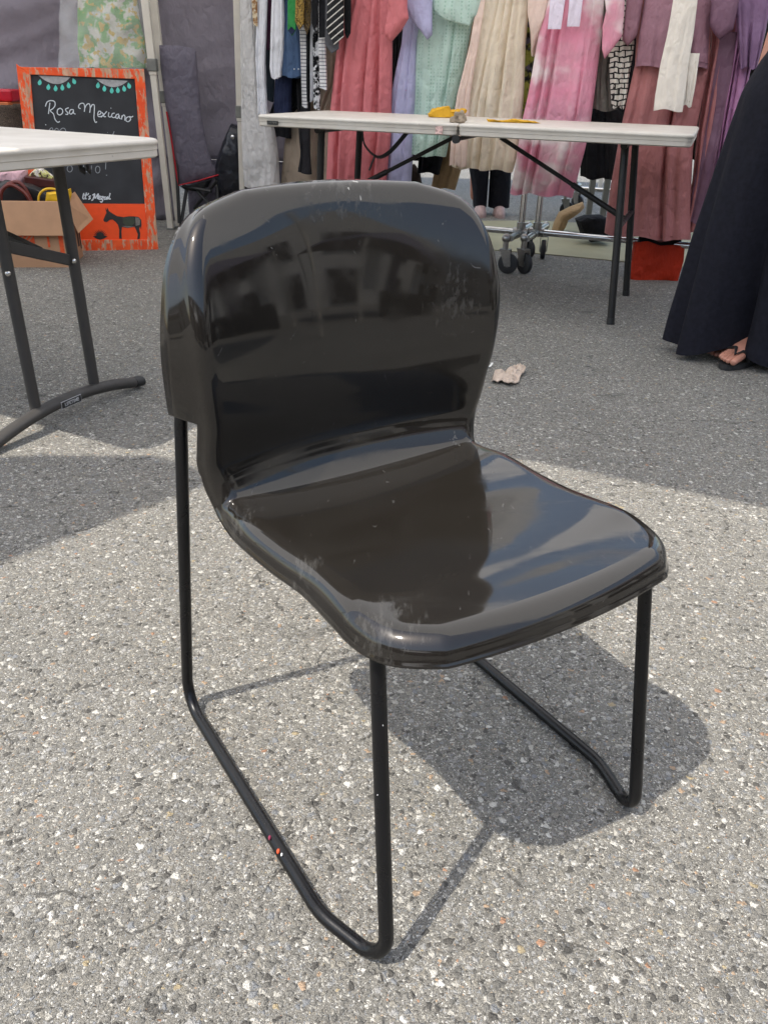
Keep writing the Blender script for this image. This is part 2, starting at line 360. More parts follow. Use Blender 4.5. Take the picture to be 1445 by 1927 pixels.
def shell():
    NU, NV = 56, 126
    n = len(ST)-1; rows = [cr(ST, n*j/NV) for j in range(NV+1)]; G = []
    for j in range(NV+1):
        a = rows[max(j-1, 0)]; b = rows[min(j+1, NV)]
        ty, tz = b[0]-a[0], b[1]-a[1]; l = math.hypot(ty, tz) or 1; ty /= l; tz /= l
        ny, nz = tz, -ty
        y, z, w, d, r, fl = rows[j]; row = []
        for i in range(NU+1):
            u = -1+2*i/NU; x = math.copysign(abs(u)**.9, u)*w
            q = d*(abs(x)/.205)**2.2
            ee = (abs(x)/.178)**3+(abs(z-.632)/.112)**4 if y > .43 else 9
            q -= .0*(1-min(1, max(0, (ee-.2)/1.15))**2*(3-2*min(1, max(0, (ee-.2)/1.15)))) if ee < 1.35 else 0
            k0 = max(0, 1-j/30); e = .008*(x/.2)**2*k0**1.5
            k1 = max(0, 1-(NV-j)/30.); e2 = -.024*(x/.2)**2*k1**1.5
            row.append(Vector((x+.0213, y+ny*q+ty*(e2+e), z+nz*q+tz*(e2+e))))
        G.append(row)
    V = []; idx = {}
    for j in range(NV+1):
        for i in range(NU+1): idx[j, i] = len(V); V.append(G[j][i])
    F = [(idx[j, i], idx[j, i+1], idx[j+1, i+1], idx[j+1, i]) for j in range(NV) for i in range(NU)]
    loop = [(0, i) for i in range(NU)]+[(j, NU) for j in range(NV)]+[(NV, i) for i in range(NU, 0, -1)]+[(j, 0) for j in range(NV, 0, -1)]
    Ln = len(loop); NR_ = []; O = []
    for (j, i) in loop:
        a = G[min(j+1, NV)][i]-G[max(j-1, 0)][i]; b = G[j][min(i+1, NU)]-G[j][max(i-1, 0)]
        NR_.append(a.cross(b).normalized())
    if NR_[NU//2].y > 0: NR_ = [-v for v in NR_]
    for k in range(Ln):
        a = G[loop[k-2][0]][loop[k-2][1]]; q = loop[(k+2) % Ln]; t = (G[q[0]][q[1]]-a).normalized(); O.append(t.cross(NR_[k]).normalized())
    if O[NU+NV//2].x < 0: O = [-v for v in O]
    for _ in range(7):
        O = [(O[k-1]+O[k]*2+O[(k+1) % Ln]).normalized() for k in range(Ln)]
        NR_ = [(NR_[k-1]+NR_[k]*2+NR_[(k+1) % Ln]).normalized() for k in range(Ln)]
    prev = [idx[p] for p in loop]; NQ = 8
    for m in range(1, NQ+4):
        cur = []
        for k, (j, i) in enumerate(loop):
            y, z, w, d, r, fl = rows[j]
            back = y > .428 and z > .513
            if y > .428 and .44 < z <= .513: fl = .008
            if m <= NQ:
                ph = math.pi/2*m/NQ; so = r*math.sin(ph); dn = r*(1-math.cos(ph))
            else: so = r+(.40*fl if back else .003)*(m-NQ)/3; dn = r+fl*(m-NQ)/3
            cur.append(len(V)); V.append(G[j][i]+O[k]*so-NR_[k]*dn)
        F += [(prev[k], prev[(k+1) % Ln], cur[(k+1) % Ln], cur[k]) for k in range(Ln)]
        prev = cur
    return [ch(*v) for v in V], F
CHIP_AT = ch(.015, .458, .786)-ch(0, .2, 0)
_c0 = ch(0, .2, 0)
SCUFFS = [(ch(*p)-_c0, r) for p, r in (((-.17, .06, .42), .075), ((-.19, .36, .40), .06), ((.20, .05, .43), .06), ((-.18, .20, .41), .05), ((.03, .47, .785), .10), ((.19, .45, .62), .08))]
M['plastic'] = plastic()
chair = empty('stacking_chair', ch(0, .2, 0), 'glossy black brown moulded plastic stacking chair on a black steel sled frame', 'chair')
mb = MB(); V_, F_ = shell(); mb.add(V_, F_)
so = mb.build('seat_shell', M['plastic'], chair, True, 75)
md = so.modifiers.new('thick', 'SOLIDIFY'); md.thickness = .0045; md.offset = -1
# flip check: the shell's thickness goes behind the sitting side
mid = so.data.polygons[60*56+28]
if mid.normal.z < 0 and mid.normal.dot(-CE) > 0 or mid.normal.dot(CE) < -.2: so.data.flip_normals()
def arcpts(p, q, s, r, n=7):
    """round the corner at q between p and s"""
    p, q, s = Vector(p), Vector(q), Vector(s); a = (p-q).normalized(); b = (s-q).normalized()
    ang = a.angle(b); d = r/math.tan(ang/2); A = q+a*d; B = q+b*d
    c = q+(a+b).normalized()*(r/math.sin(ang/2)); out = []
    for i in range(n+1):
        v = (A-c).lerp(B-c, i/n)
        out.append(c+v.normalized()*r)
    return out
def rounded(pts, rs, n=7):
    out = [Vector(pts[0])]
    for i in range(1, len(pts)-1): out += arcpts(pts[i-1], pts[i], pts[i+1], rs[i-1], n)
    return out+[Vector(pts[-1])]
TR = .0086
for sgn in (-1, 1):
    ox = .010 if sgn > 0 else 0
    pts = [(sgn*.214+.010, .468, .62), (sgn*.226+.011, .472, .50), (sgn*.232, .522 if sgn < 0 else .505, TR), (sgn*.236, .078, TR), (sgn*.204, -.020, TR), (-.165, .078, .392) if sgn < 0 else (.205, .046, .388)]
    pts = [ch(*p) for p in pts]
    path = rounded(pts, (.15, .045, .12, .034), 14)
    MB().tube(path, TR, 20).build('sled_leg', M['frame'], chair)
MB().tube([ch(-.155, .085, .390), ch(.19, .085, .390)], TR, 16).build('seat_support', M['frame'], chair)
# paint flecks on the left runner
for (x, y, z, mt, sz) in ((-.2375, .205, .0150, 'pinkfleck', .0024), (-.2375, .180, .0150, 'orangefleck', .0026), (-.2365, .172, .0165, 'whitefleck', .0016)):
    if mt not in M: M[mt] = plain(mt, {'pinkfleck': srgb(120, 34, 62), 'orangefleck': srgb(190, 72, 34), 'whitefleck': srgb(220, 220, 215)}[mt], .6)
    f = MB(); f.ball(ch(x-.0035, y, z+.001), sz*.9, sz*1.6, sz*.9, 8, 5); f.build('paint_fleck', M[mt], chair)

# ------------------------------------------------------------------ folding tables
def slab(mbx, c, e, n, L_, W_, z0, z1, rad=.05, mi=0):
    def loop(ins, z):
        out = []
        for cx, cy, a0 in ((1, 1, 0), (-1, 1, 90), (-1, -1, 180), (1, -1, 270)):
            for k in range(7):
                a = math.radians(a0+15*k); r = max(rad-ins, .005)
                out.append(c+e*(cx*(L_/2-rad)+r*math.cos(a))+n*(cy*(W_/2-rad)+r*math.sin(a))+Vector((0, 0, z)))
        return out
    h = z1-z0
    mbx.loft([loop(.010, z0), loop(.004, z0+.004), loop(.004, z0+h*.42), loop(.002, z0+h*.45), loop(.002, z0+h*.70), loop(0, z0+h*.74), loop(0, z1-.007), loop(.003, z1-.002), loop(.009, z1)], True, mi)
def text_mesh(name, s, size, origin, ux, uy, mat, parent, ext=.0008, bold=0):
    cu = bpy.data.curves.new(name+'_curve', 'FONT'); cu.body = s; cu.size = size; cu.extrude = ext; cu.offset = bold; cu.align_x = 'CENTER'; cu.align_y = 'CENTER'
    to = bpy.data.objects.new(name+'_tmp', cu); C.objects.link(to)
    dg = bpy.context.evaluated_depsgraph_get(); me = bpy.data.meshes.new_from_object(to.evaluated_get(dg))
    bpy.data.objects.remove(to)
    uz = ux.cross(uy); b = MB()
    b.add([Vector(origin)+ux*v.co.x+uy*v.co.y+uz*v.co.z for v in me.vertices], [tuple(p.vertices) for p in me.polygons])
    return b.build(name, mat, parent, False)
Z = Vector((0, 0, 1))
# far table
fa = -.342; fe = Vector((math.cos(fa), math.sin(fa), 0)); fn = Vector((-fe.y, fe.x, 0)); fc = Vector((.375, 3.998, 0))
def ft(u, v, z): return fc+fe*u+fn*v+Z*z
tb = empty('folding_table', fc, 'long white folding table with splayed black legs in front of the hanging dresses', 'table', 'white folding tables')
mb = MB()
for s in (-1, 1): slab(mb, fc+fe*(s*.4585), fe, fn, .9145, .755, .694, .740, .035)
mb.build('table_top', M['tabletop'], tb, True, 50)
def tleg(a, b, r=.016): return MB().tube([a, b], r, 12, True, 0, 1.0)
for s in (-1, 1):
    fr = ft(s*.66, -.24, .69); fb = ft(s*.66, .22, .69)
    gf = ground(1148, 610) if s > 0 else ft(-.70, -.22, 0); gb = ground(1177, 556) if s > 0 else ft(-.70, .24, 0)
    tleg(gf, fr).build('table_leg', M['legpaint'], tb); tleg(gb, fb).build('table_leg', M['legpaint'], tb)
    MB().tube([gf.lerp(fr, .55), gb.lerp(fb, .55)], .012, 10).build('cross_brace', M['legpaint'], tb)
    MB().tube([ft(s*.66, -.29, .685), ft(s*.66, .29, .685)], .014, 10).build('hinge_rail', M['legpaint'], tb)
    mid = (gf.lerp(fr, .55)+gb.lerp(fb, .55))/2
    end = ft(s*.10, 0, .675)
    MB().tube([mid, mid.lerp(end, .42)], .0125, 10).build('strut', M['legpaint'], tb)
    MB().tube([mid.lerp(end, .38), end], .009, 10).build('strut', M['legpaint'], tb)
    for p in (gf, gb): MB().tube([p, p.lerp(fr if p is gf else fb, .035)], .0175, 12).build('foot_cap', M['blackplas'], tb)
MB().tube([ft(0, -.382, .682), ft(0, -.36, .682)], .016, 14).build('hinge_cap', M['blackplas'], tb)
MB().tube([ft(0, .36, .682), ft(0, -.36, .682)], .008, 10).build('hinge_rod', M['legpaint'], tb)
# strap that hangs below the top
sp = MB(); lp = [ft(-.48, -.2, .69), ft(-.46, -.22, .63), ft(-.40, -.22, .585), ft(-.34, -.22, .61), ft(-.27, -.2, .69)]
lp = [Vector(cr([tuple(q) for q in lp], i/4)) for i in range(17)]
sp.tube(lp, .013, 8, True, 0, .3); sp.tube([ft(-.41, -.222, .59), ft(-.435, -.225, .53)], .014, 8, True, 0, .3); sp.build('strap', M['blackplas'], tb)
bd = MB(); p = hit(513, 231, ft(0, -.3795, 0), fn); bd.box(p, .052, .004, .016, (fe, fn, Z)); plate = bd.build('name_plate', M['blackplas'], tb, False)
text_mesh('lettering', 'LIFETIME', .0125, p-fn*.0025, fe, Z, M['greyplas'], plate)
stk = MB(); p = hit(826, 245, ft(0, -.3788, 0), fn); stk.box(p, .03, .003, .028, (fe, fn, Z)); stk.build('torn_sticker', plain('torn sticker', srgb(214, 180, 172), .8, 0, .5, 120), tb, False)

# near table on the left
ln = Vector((.45, .893, 0)).normalized(); le = Vector((.893, -.45, 0)).normalized()
K = Vector((-.622, 2.42, 0))            # its far right corner
lc = K-le*.915-ln*.38
def lt(u, v, z): return lc+le*u+ln*v+Z*z
nt = empty('folding_table', lc, 'white folding table at the left edge with a grooved rim and an arched charcoal foot', 'table', 'white folding tables')
mb = MB(); slab(mb, lc, le, ln, 1.83, .76, .690, .737, .055); mb.build('table_top', M['tabletop'], nt, True, 50)
def lleg(b_, px, py, yy):
    q = hit(px, py, (0, yy, 0), (0, 1, 0)); d = (q-b_); return b_, b_+d*(.695/ d.z if d.z else 1)
f1 = ground(180, 735, .045); f2 = ground(70, 780, .045)
ends = []
for b_, px, py, yy in ((f1, 110, 315, f1.y-.03), (f2, 10, 480, f2.y-.02)):
    q = aty(px, py, yy); top = b_+(q-b_)*((.695-b_.z)/(q.z-b_.z)); ends.append((b_, top))
    MB().tube([b_, b_.lerp(top, .5), top], .0155, 16).build('table_leg', M['leglit'], nt)
(b1, t1), (b2, t2) = ends
def onleg(px, py, b_, t_):
    best = min((abs((CO+ray(px, py)*1-CO).angle((b_.lerp(t_, i/200)-CO))), i) for i in range(201)); return b_.lerp(t_, best[1]/200)
ca = onleg(130, 492, b1, t1); cb = onleg(20, 462, b2, t2)
MB().bar(ca, cb, .012, .030, Z).build('cross_brace', M['leglit'], nt, False, bevel=.004)
for q, dd in ((ca, b1), (onleg(8, 516, b2, t2), b2)):
    MB().ball(q-ray(130, 492)*.02, .0075, .0075, .0075, 10, 6).build('rivet', M['chrome'], nt)
mid = (ca+cb)/2
MB().bar(mid, lt(.05, 0, .66), .030, .022, ln).build('strut', M['legpaint'], nt, False, bevel=.003)
# the arched foot
fa_ = ground(252, 728, .01); fb_ = ground(-12, 848, .006); fd = (fb_-fa_)
arch = []
for i in range(25):
    t = i/24; arch.append(fa_+fd*t+Z*(.014+.038*(1-(2*t-1)**2)))
MB().tube(arch, .0195, 14, True, 0, .85).build('arched_foot', M['leglit'], nt)
for q, q2 in ((arch[0], fa_-fd.normalized()*.035), (arch[-1], fb_+fd.normalized()*.02)):
    MB().tube([q, q2+Z*.010], .022, 12, True, 0, .75).build('foot_cap', M['blackplas'], nt)
pm = onleg(133, 768, arch[8], arch[16]); fx = -fd.normalized(); fx = (arch[10]-arch[14]).normalized()
fnrm = Vector((fx.y, -fx.x, 0)); 
if fnrm.dot(CO-pm) < 0: fnrm = -fnrm
fy = fnrm.cross(fx); fy = fy if fy.z > 0 else -fy
pm2 = pm+fnrm*.0182
rim = MB(); rim.box(pm2, .078, .002, .021, (fx, fnrm, fy)); rim.build('name_plate_rim', M['greypaint'], nt, False)
bd = MB(); bd.box(pm2+fnrm*.0008, .074, .002, .0175, (fx, fnrm, fy)); plate = bd.build('name_plate', M['blackplas'], nt, False)
text_mesh('lettering', 'LIFETIME', .0145, pm2+fnrm*.0022, fx, fy, M['greypaint'], plate, bold=.0003)
sp = MB()
for dx in (0, .035): sp.tube([hit(150+dx*400, 306, lt(.70, .25, .69), le)+Z*.0, hit(152+dx*400, 318, lt(.70, .25, .69), le), hit(160+dx*300, 322, lt(.70, .25, .69), le)], .011, 8, True, 0, .4)
sp.build('strap', M['blackplas'], nt)

# ------------------------------------------------------------------ litter on the far table and the ground
def crumple(name, mat, c, rx, ry, rz, label, cat, seed=0, amp=.45, rot=0, flat=False, group=None):
    b = MB(); n, m = 40, 22; loops = []; c = Vector(c)
    for j in range(1, m):
        ph = math.pi*j/m; lo = []
        for k in range(n):
            th = 2*math.pi*k/n
            d = Vector((math.sin(ph)*math.cos(th), math.sin(ph)*math.sin(th), -math.cos(ph)))
            s = 1+amp*(mnoise.noise(d*1.3+Vector((seed, 0, 0)))+.5*abs(mnoise.noise(d*3.4+Vector((0, seed, 0))))-.25*abs(mnoise.noise(d*7+Vector((0, 0, seed)))))
            q = Vector((d.x*rx*s, d.y*ry*s, max(-rz*.82, d.z*rz*s)))
            q = Vector((q.x*math.cos(rot)-q.y*math.sin(rot), q.x*math.sin(rot)+q.y*math.cos(rot), q.z)); lo.append(c+q+Z*rz*.83)
        loops.append(lo)
    b.loft(loops); o = b.build(name, mat, None, True, 30); return tag(o, label, cat, group)
def sheet(name, mat, outline, lift, label, cat, zbase, seed=0, thick=.003):
    """a crumpled sheet: outline on the surface, lifted into folds"""
    b = MB(); cen = sum(outline, Vector())/len(outline); n = len(outline)*4
    ring = []
    for i in range(n):
        k = i//4; f = (i % 4)/4; ring.append(outline[k].lerp(outline[(k+1) % len(outline)], f))
    R = [1, .85, .68, .5, .32, .16, .05]; loops = []
    for r in R:
        lo = []
        for i, p in enumerate(ring):
            q = cen+(p-cen)*r; h = max(0, lift*(.35+.9*mnoise.noise(q*26+Vector((seed, 0, 0)))+.5*mnoise.noise(q*60+Vector((0, seed, 0)))))
            lo.append(Vector((q.x, q.y, zbase+.002+h)))
        loops.append(lo)
    b.loft(loops, False); b.add(loops[-1], [tuple(range(n))])
    o = b.build(name, mat, None, True, 35); md = o.modifiers.new('thick', 'SOLIDIFY'); md.thickness = thick
    return tag(o, label, cat)
P_ = lambda *a: [ground(*q) for q in a]
sheet('paper_napkin', M['paper'], P_((924, 722), (930, 706), (950, 703), (968, 697), (984, 692), (988, 703), (979, 712), (974, 724), (955, 728), (940, 723)), .028, 'crumpled pale kraft paper napkin lying on the asphalt behind the chair', 'napkin', 0, 3)
sc_ = MB(); q = [ground(*p, .006) for p in ((906, 708), (912, 700), (909, 694), (916, 697), (914, 688), (921, 690), (926, 683))]
sc_.tube([Vector(cr([tuple(a) for a in q], i/4)) for i in range(25)], .004, 6, True, 0, .4); o = sc_.build('paper_scrap', M['whitepaper']); tag(o, 'twisted white paper scrap on the asphalt beside the crumpled napkin', 'litter')
M['ycloth'] = cloth('yellow work glove cloth', srgb(226, 172, 52), .9, .1, .1, .6, wscale=12)
M['bcloth'] = cloth('beige crumpled tissue', srgb(190, 172, 150), .9, .1, .15, .8, wscale=20)
tz = lambda px, py: ground(px, py, .740)
def glove(name, outline, hgt, label, seed):
    """folded cloth lying on the table top: outline seen from the front, real depth behind it"""
    y0 = tz(*outline[0]).y; b = MB()
    front0 = [aty(px, py, y0) for px, py in outline]; front = [front0[i//4].lerp(front0[(i//4+1) % len(front0)], (i % 4)/4) for i in range(4*len(front0))]; n = len(front); loops = []
    cen = sum(front, Vector())/n
    for d, s in ((0, .86), (.006, .97), (.018, 1.04), (.032, .93), (.046, 1.03), (.060, .92), (.074, 1.02), (.088, .9), (.10, .7)):
        loops.append([Vector((cen.x+(p.x-cen.x)*s, p.y+d+.016*mnoise.noise(p*45+Vector((seed, d*20, 0))), max(.7415, cen.z+(p.z-cen.z)*s+min(.012, hgt*.5)*mnoise.noise(p*60+Vector((d*55, seed, 0)))))) for p in front])
    b.loft(loops); o = b.build(name, M['ycloth'], None, True, 50); return tag(o, label, 'cloth', None)
glove('yellow_cloth', [(808, 221), (806, 214), (815, 207), (834, 204), (845, 201), (849, 208), (861, 209), (878, 206), (876, 214), (870, 221), (850, 226), (838, 230), (826, 225), (812, 223)], .03, 'crumpled yellow cloth standing up on the white table near its fold', 3)
glove('yellow_cloth', [(921, 230), (919, 226), (940, 228), (958, 226), (970, 225), (985, 227), (1004, 229), (1017, 233), (1012, 235), (990, 234), (955, 234), (930, 231)], .01, 'flat yellow cloth lying on the white table in front of the beige dress', 9)
crumple('crumpled_tissue', M['bcloth'], tz(862, 231)+Vector((0, 0, 0)),   .024, .022, .021, 'beige crumpled tissue lying against the yellow cloth on the white table', 'tissue', 5, .95)

# ------------------------------------------------------------------ canopies: poles in view, roofs and awnings above the frame
M['wall'] = cloth('grey canopy fabric', srgb(136, 129, 138), .6, .25, .06, .35, wscale=2)
M['wall2'] = cloth('dark grey canopy fabric', srgb(100, 95, 106), .55, .1, .06, .5, wscale=3)
M['roof'] = cloth('white canopy roof', srgb(236, 234, 230), .7, .72, .03, .1)
def pole(parent, a, b, r=.016, clamp=None, lever=None):
    a = Vector(a); b = Vector(b); d = b-a
    k = clamp if clamp else .4
    ax = Vector((1, 0, 0)); ay = Vector((0, 1, 0))
    p = MB(); j = a+d*k
    p.bar(j-d.normalized()*.05, b, r*2, r*2, (1, 0, 0)); p.build('outer_tube', M['alu'], parent, False, bevel=.004)
    p = MB(); p.bar(a, j, r*1.62, r*1.62, (1, 0, 0)); p.build('inner_tube', M['alu'], parent, False, bevel=.003)
    p = MB(); p.bar(j-d.normalized()*.03, j+d.normalized()*.035, r*2.5, r*2.5, (1, 0, 0)); p.build('clamp', M['greyplas'], parent, False, bevel=.004)
    p = MB(); p.box(a+Z*.006, .045, .045, .012); p.build('foot_plate', M['greyplas'], parent, False, bevel=.002)
    if lever:
        p = MB(); q = j+Vector((r*1.2, -r*.5, 0)); p.bar(q, q+Vector((.045, -.01, .045)), .02, .012, (0, 1, 0)); p.build('lever', lever, parent, False, bevel=.004)
tA = empty('canopy_tent', (-2.8, 6.8, 0), 'canopy tent whose two part pole stands directly behind the chalkboard sign', 'canopy tent', 'pop up canopy tents')
tB = empty('canopy_tent', (.3, 6.8, 0), 'canopy tent with one pole beside the folded camp chair and one with a red lever', 'canopy tent', 'pop up canopy tents')
def upto(base, px, py, z):
    q = aty(px, py, base.y); d = q-base; return base+d*(z/d.z)
bA = ground(322, 432); pole(tA, bA, upto(bA, 274, 0, 2.1), .0215, .44)
bB = ground(337, 428); pole(tB, bB, upto(bB, 290, 0, 2.1), .0195, .36, M['greyplas'])
bC = Vector((-.95, 5.35, 0)); bC = aty(456, 350, 5.35); bC = Vector((bC.x-.008, 5.35, 0)); pole(tB, bC, upto(bC, 446, 0, 2.1), .0185, .33, M['redplas'])
bD = Vector((-4.6, 5.2, 0)); pole(tA, bD, bD+Z*2.1, .0165, .4)
for (t, x0, x1, y0, y1) in ((tA, -4.7, -1.5, 5.2, 8.3), (tB, -1.45, 2.0, 5.25, 8.3)):
    r = MB(); cx, cy = (x0+x1)/2, (y0+y1)/2
    r.add([(x0, y0, 2.12), (x1, y0, 2.12), (x1, y1, 2.12), (x0, y1, 2.12), (cx, cy, 3.0)], [(0, 1, 4), (1, 2, 4), (2, 3, 4), (3, 0, 4)])
    for a, b in (((x0, y0), (x1, y0)), ((x1, y0), (x1, y1)), ((x0, y0), (x0, y1)), ((x0, y1), (x1, y1))):
        r.add([(*a, 2.118), (*b, 2.118), (*b, 1.90), (*a, 1.90)], [(0, 1, 2, 3)])
    r.build('roof', M['roof'], t, False)
    for (px_, py_) in ((x0+.05, y1-.05), (x1-.05, y1-.05)):
        q = MB(); q.bar((px_, py_, 0), (px_, py_, 2.1), .033, .033, (1, 0, 0)); q.build('outer_tube', M['alu'], t, False)
# awning overhead: its front edge throws the edge of the shade over the asphalt
K_ = 1/math.tan(SUN_EL)
def overhead(sx, sy, z): return Vector((sx-K_*z*math.cos(SUN_AZ), sy-K_*z*math.sin(SUN_AZ), z))
aw = empty('awning', (0, 4, 0), 'wide white awning stretched overhead on posts at the sides of the market pitch', 'awning')
front = [(-4.2, 2.62), (-2.2, 2.42), (-1.0, 2.27), (-.3, 2.20), (.41, 1.985), (.93, 1.755), (2.0, 1.30), (3.6, .6), (4.6, .2)]
back = [(4.6, 5.7), (0, 6.2), (-4.2, 6.5)]
r = MB(); n = len(front)
vs = [overhead(x, y, 2.35) for x, y in front]+[overhead(*back[2], 2.6), overhead(*back[1], 2.6), overhead(*back[0], 2.6)]
r.add(vs, [tuple(range(n))+(n+2, n+1, n)])
r.build('awning_roof', M['roof'], aw, False)
for x, y, z in ((-4.9, 5.2, 2.6), (3.6, 5.0, 2.6), (3.7, -.4, 2.35), (-5.2, 2.0, 2.35)):
    q = MB(); q.tube([(x, y, 0), (x, y, z)], .025, 10); q.build('post', M['alu'], aw)
sl = empty('added_sail', (-2.5, 1, 0), 'triangular white sail added unseen overhead to cast the shade band left of the chair', 'shade sail')  # added out of view, outline shaped to cast the shade band beside the chair
r = MB(); q = [(-.40, 1.83), (-.56, 1.66), (-.80, 1.385), (-1.7, .45), (-4.5, -.9), (-4.5, 1.4), (-1.5, 1.82), (-.9, 1.94), (-.6, 1.955)]
r.add([overhead(x, y, 2.45) for x, y in q], [tuple(range(len(q)))])
r.build('sail_cloth', M['roof'], sl, False)
q = MB(); e_ = overhead(-4.5, .3, 2.45); q.tube([(e_.x, e_.y, 0), (e_.x, e_.y, 2.6)], .03, 10); q.build('post', M['alu'], sl)

# the grey side wall on the left, hanging in slack folds
def curtain(name, mat, a, b, z0, z1, label, cat, amp=.02, parent=None, nx=70, nz=50, seed=0, hor=True, thick=.004):
    a = Vector(a); b = Vector(b); t = (b-a).normalized(); n = Vector((t.y, -t.x, 0)); vs = []
    for j in range(nz+1):
        for i in range(nx+1):
            u = i/nx; v = j/nz; p = a.lerp(b, u)+Z*(z0+(z1-z0)*v); Ln = (b-a).length
            q = Vector((u*Ln, v*(z1-z0), seed))
            k = Vector((q.x*.8+q.y*1.1, q.y*7-q.x*2.2, seed)) if hor else Vector((q.x*8, q.y*.8, seed))
            p += n*(amp*(mnoise.noise(k)+.5*mnoise.noise(k*2.3)+.8*mnoise.noise(q*1.2)))
            vs.append(p)
    W_ = nx+1; b_ = MB(); b_.add(vs, [(j*W_+i, j*W_+i+1, (j+1)*W_+i+1, (j+1)*W_+i) for j in range(nz) for i in range(nx)])
    o = b_.build(name, mat, parent, True, 60); md = o.modifiers.new('thick', 'SOLIDIFY'); md.thickness = thick
    if parent is None: tag(o, label, cat)
    return o
curtain('tent_side_wall', M['wall'], (-4.6, 5.75, 0), (-1.45, 5.80, 0), .0, 2.0, 'grey purple canopy side wall with slack folds behind the chalkboard sign', 'tent wall', .055, seed=2)
curtain('tent_side_wall', M['wall'], (-1.60, 5.72, 0), (-.50, 5.70, 0), .40, 2.0, 'smooth grey canopy side wall with a stitched hem between the two tent poles', 'tent wall', .012, seed=5)
curtain('hem_panel', M['wall2'], (-1.35, 5.68, 0), (-.50, 5.66, 0), .01, .40, 'loose lower grey flap hanging below the hem of the smooth tent wall', 'tent flap', .015, seed=8)
# folded camp chair leaning against the wall
cc = empty('camp_chair', (-1.2, 5.5, 0), 'tall grey folding camp chair with red piping standing between the tent poles', 'camp chair')
def cq(px, py, y=5.48): return aty(px, py, y)
outl = [(300, 85), (340, 86), (369, 92), (374, 150), (380, 220), (392, 280), (404, 322), (412, 329), (375, 340), (336, 349), (330, 310), (322, 255), (312, 200), (302, 120)]
def pillow(b, outline, depth, dirv, amp=.0, seed=0, mi=0, sub=3):
    """front and back of a soft flat thing whose outline is given in space"""
    n0 = len(outline); ring = []
    for i in range(n0):
        for f in range(sub): ring.append(Vector(cr([tuple(outline[(i-1) % n0]), tuple(outline[i]), tuple(outline[(i+1) % n0]), tuple(outline[(i+2) % n0])], 1+f/sub)) if False else outline[i].lerp(outline[(i+1) % n0], f/sub))
    cen = sum(ring, Vector())/len(ring); n = len(ring); dirv = Vector(dirv).normalized()
    prof = [(.0, .02), (.3, .5), (.6, .48), (.82, .40), (.95, .22), (1, 0)]; loops = []
    def pt(p, r, h): 
        q = cen+(p-cen)*r; return q+dirv*(h*depth+amp*r*(1-r**6)*mnoise.noise(q*9+Vector((seed, 0, h*3))))
    for r, h in prof: loops.append([pt(p, max(r, .02), h if r > .02 else .5) for p in ring])
    for r, h in prof[-2::-1]: loops.append([pt(p, max(r, .02), -h if r > .02 else -.5) for p in ring])
    b.loft(loops, True, mi); return b
po = [cq(*p) for p in outl]
pillow(MB(), po, .05, (0, 1, 0), .03, 4).build('back_panel', M['wall2'], cc, True, 60)
pip = [cq(*p, 5.455) for p in ((314, 210), (322, 255), (330, 310), (336, 349), (375, 340), (412, 329))]
MB().tube(pip, .010, 8, True, 0, .5).build('piping', cloth('red piping', srgb(168, 38, 46), .8, 0), cc)
for a, b in (((352, 352), (340, 428)), ((365, 352), (402, 392)), ((366, 392), (408, 340)), ((408, 330), (410, 390)), ((330, 250), (338, 420)), ((345, 350), (398, 360))):
    A = cq(*a, 5.5); B = cq(*b, 5.42); 
    if B.z < .03: B.z = .012
    MB().tube([A, B], .011, 8).build('frame_tube', M['blackplas'], cc)
sb = MB(); pillow(sb, [cq(*p, 5.5) for p in ((338, 350), (375, 344), (398, 338), (392, 352), (370, 360), (350, 358))], .06, (0, 1, 0), .01, 2); sb.build('seat_sling', M['blackplas'], cc)
# black bag behind the pole
bg = MB(); pillow(bg, [aty(*p, 5.55) for p in ((436, 232), (450, 236), (468, 262), (472, 310), (470, 372), (440, 376), (412, 372), (404, 330), (410, 296), (422, 262))], .22, (0, 1, 0), .05, 9)
o = bg.build('black_bag', plain('black bag nylon', (.010, .011, .016, 1), .32, 0, .3, 20, .6, .02)); tag(o, 'shiny black bag with a silver buckle sagging behind the tent pole with the red lever', 'bag')
bk = MB(); bk.ball(aty(438, 258, 5.42), .012, .008, .014, 10, 6); bk2 = bk.build('buckle', M['chrome'], None); bk2.parent = o; bk2.location = bk2.location-o.location

# across the street, seen only as reflections in the chair: a shaded brick building and the stalls before it
bd_ = empty('brick_building', (0, -13, 0), 'long pale brick building across the street, mirrored in the chair back', 'building')
mbk, tbk, bbk = nodes('brown brick'); br = tbk.nodes.new('ShaderNodeTexBrick'); br.inputs['Scale'].default_value = 5; br.inputs['Color1'].default_value = (.42, .37, .32, 1); br.inputs['Color2'].default_value = (.38, .34, .30, 1); br.inputs['Mortar'].default_value = (.2, .19, .17, 1)
mp_ = tbk.nodes.new('ShaderNodeMapping'); mp_.inputs['Rotation'].default_value = (math.pi/2, 0, 0); L(tbk, coord(tbk), mp_.inputs[0]); L(tbk, mp_.outputs[0], br.inputs['Vector']); L(tbk, br.outputs[0], bbk.inputs['Base Color']); bbk.inputs['Roughness'].default_value = .85
MB().box((0, -17, 2.9), 60, 4, 5.8).build('wall', mbk, bd_, False)
MB().box((0, -14.9, 5.95), 60.4, .5, .3).build('cornice', M['greypaint'], bd_, False)
for i in range(11):
    for z in (1.4, 4.3):
        w_ = MB().box((-20+4*i, -14.97, z), 1.5, .1, 1.7 if z > 3 else 2.4).build('window', M['greypaint'], bd_, False)
        MB().box((-20+4*i, -14.9, z), 1.36, .06, 1.55 if z > 3 else 2.2).build('pane', M['blackplas'], w_, False)
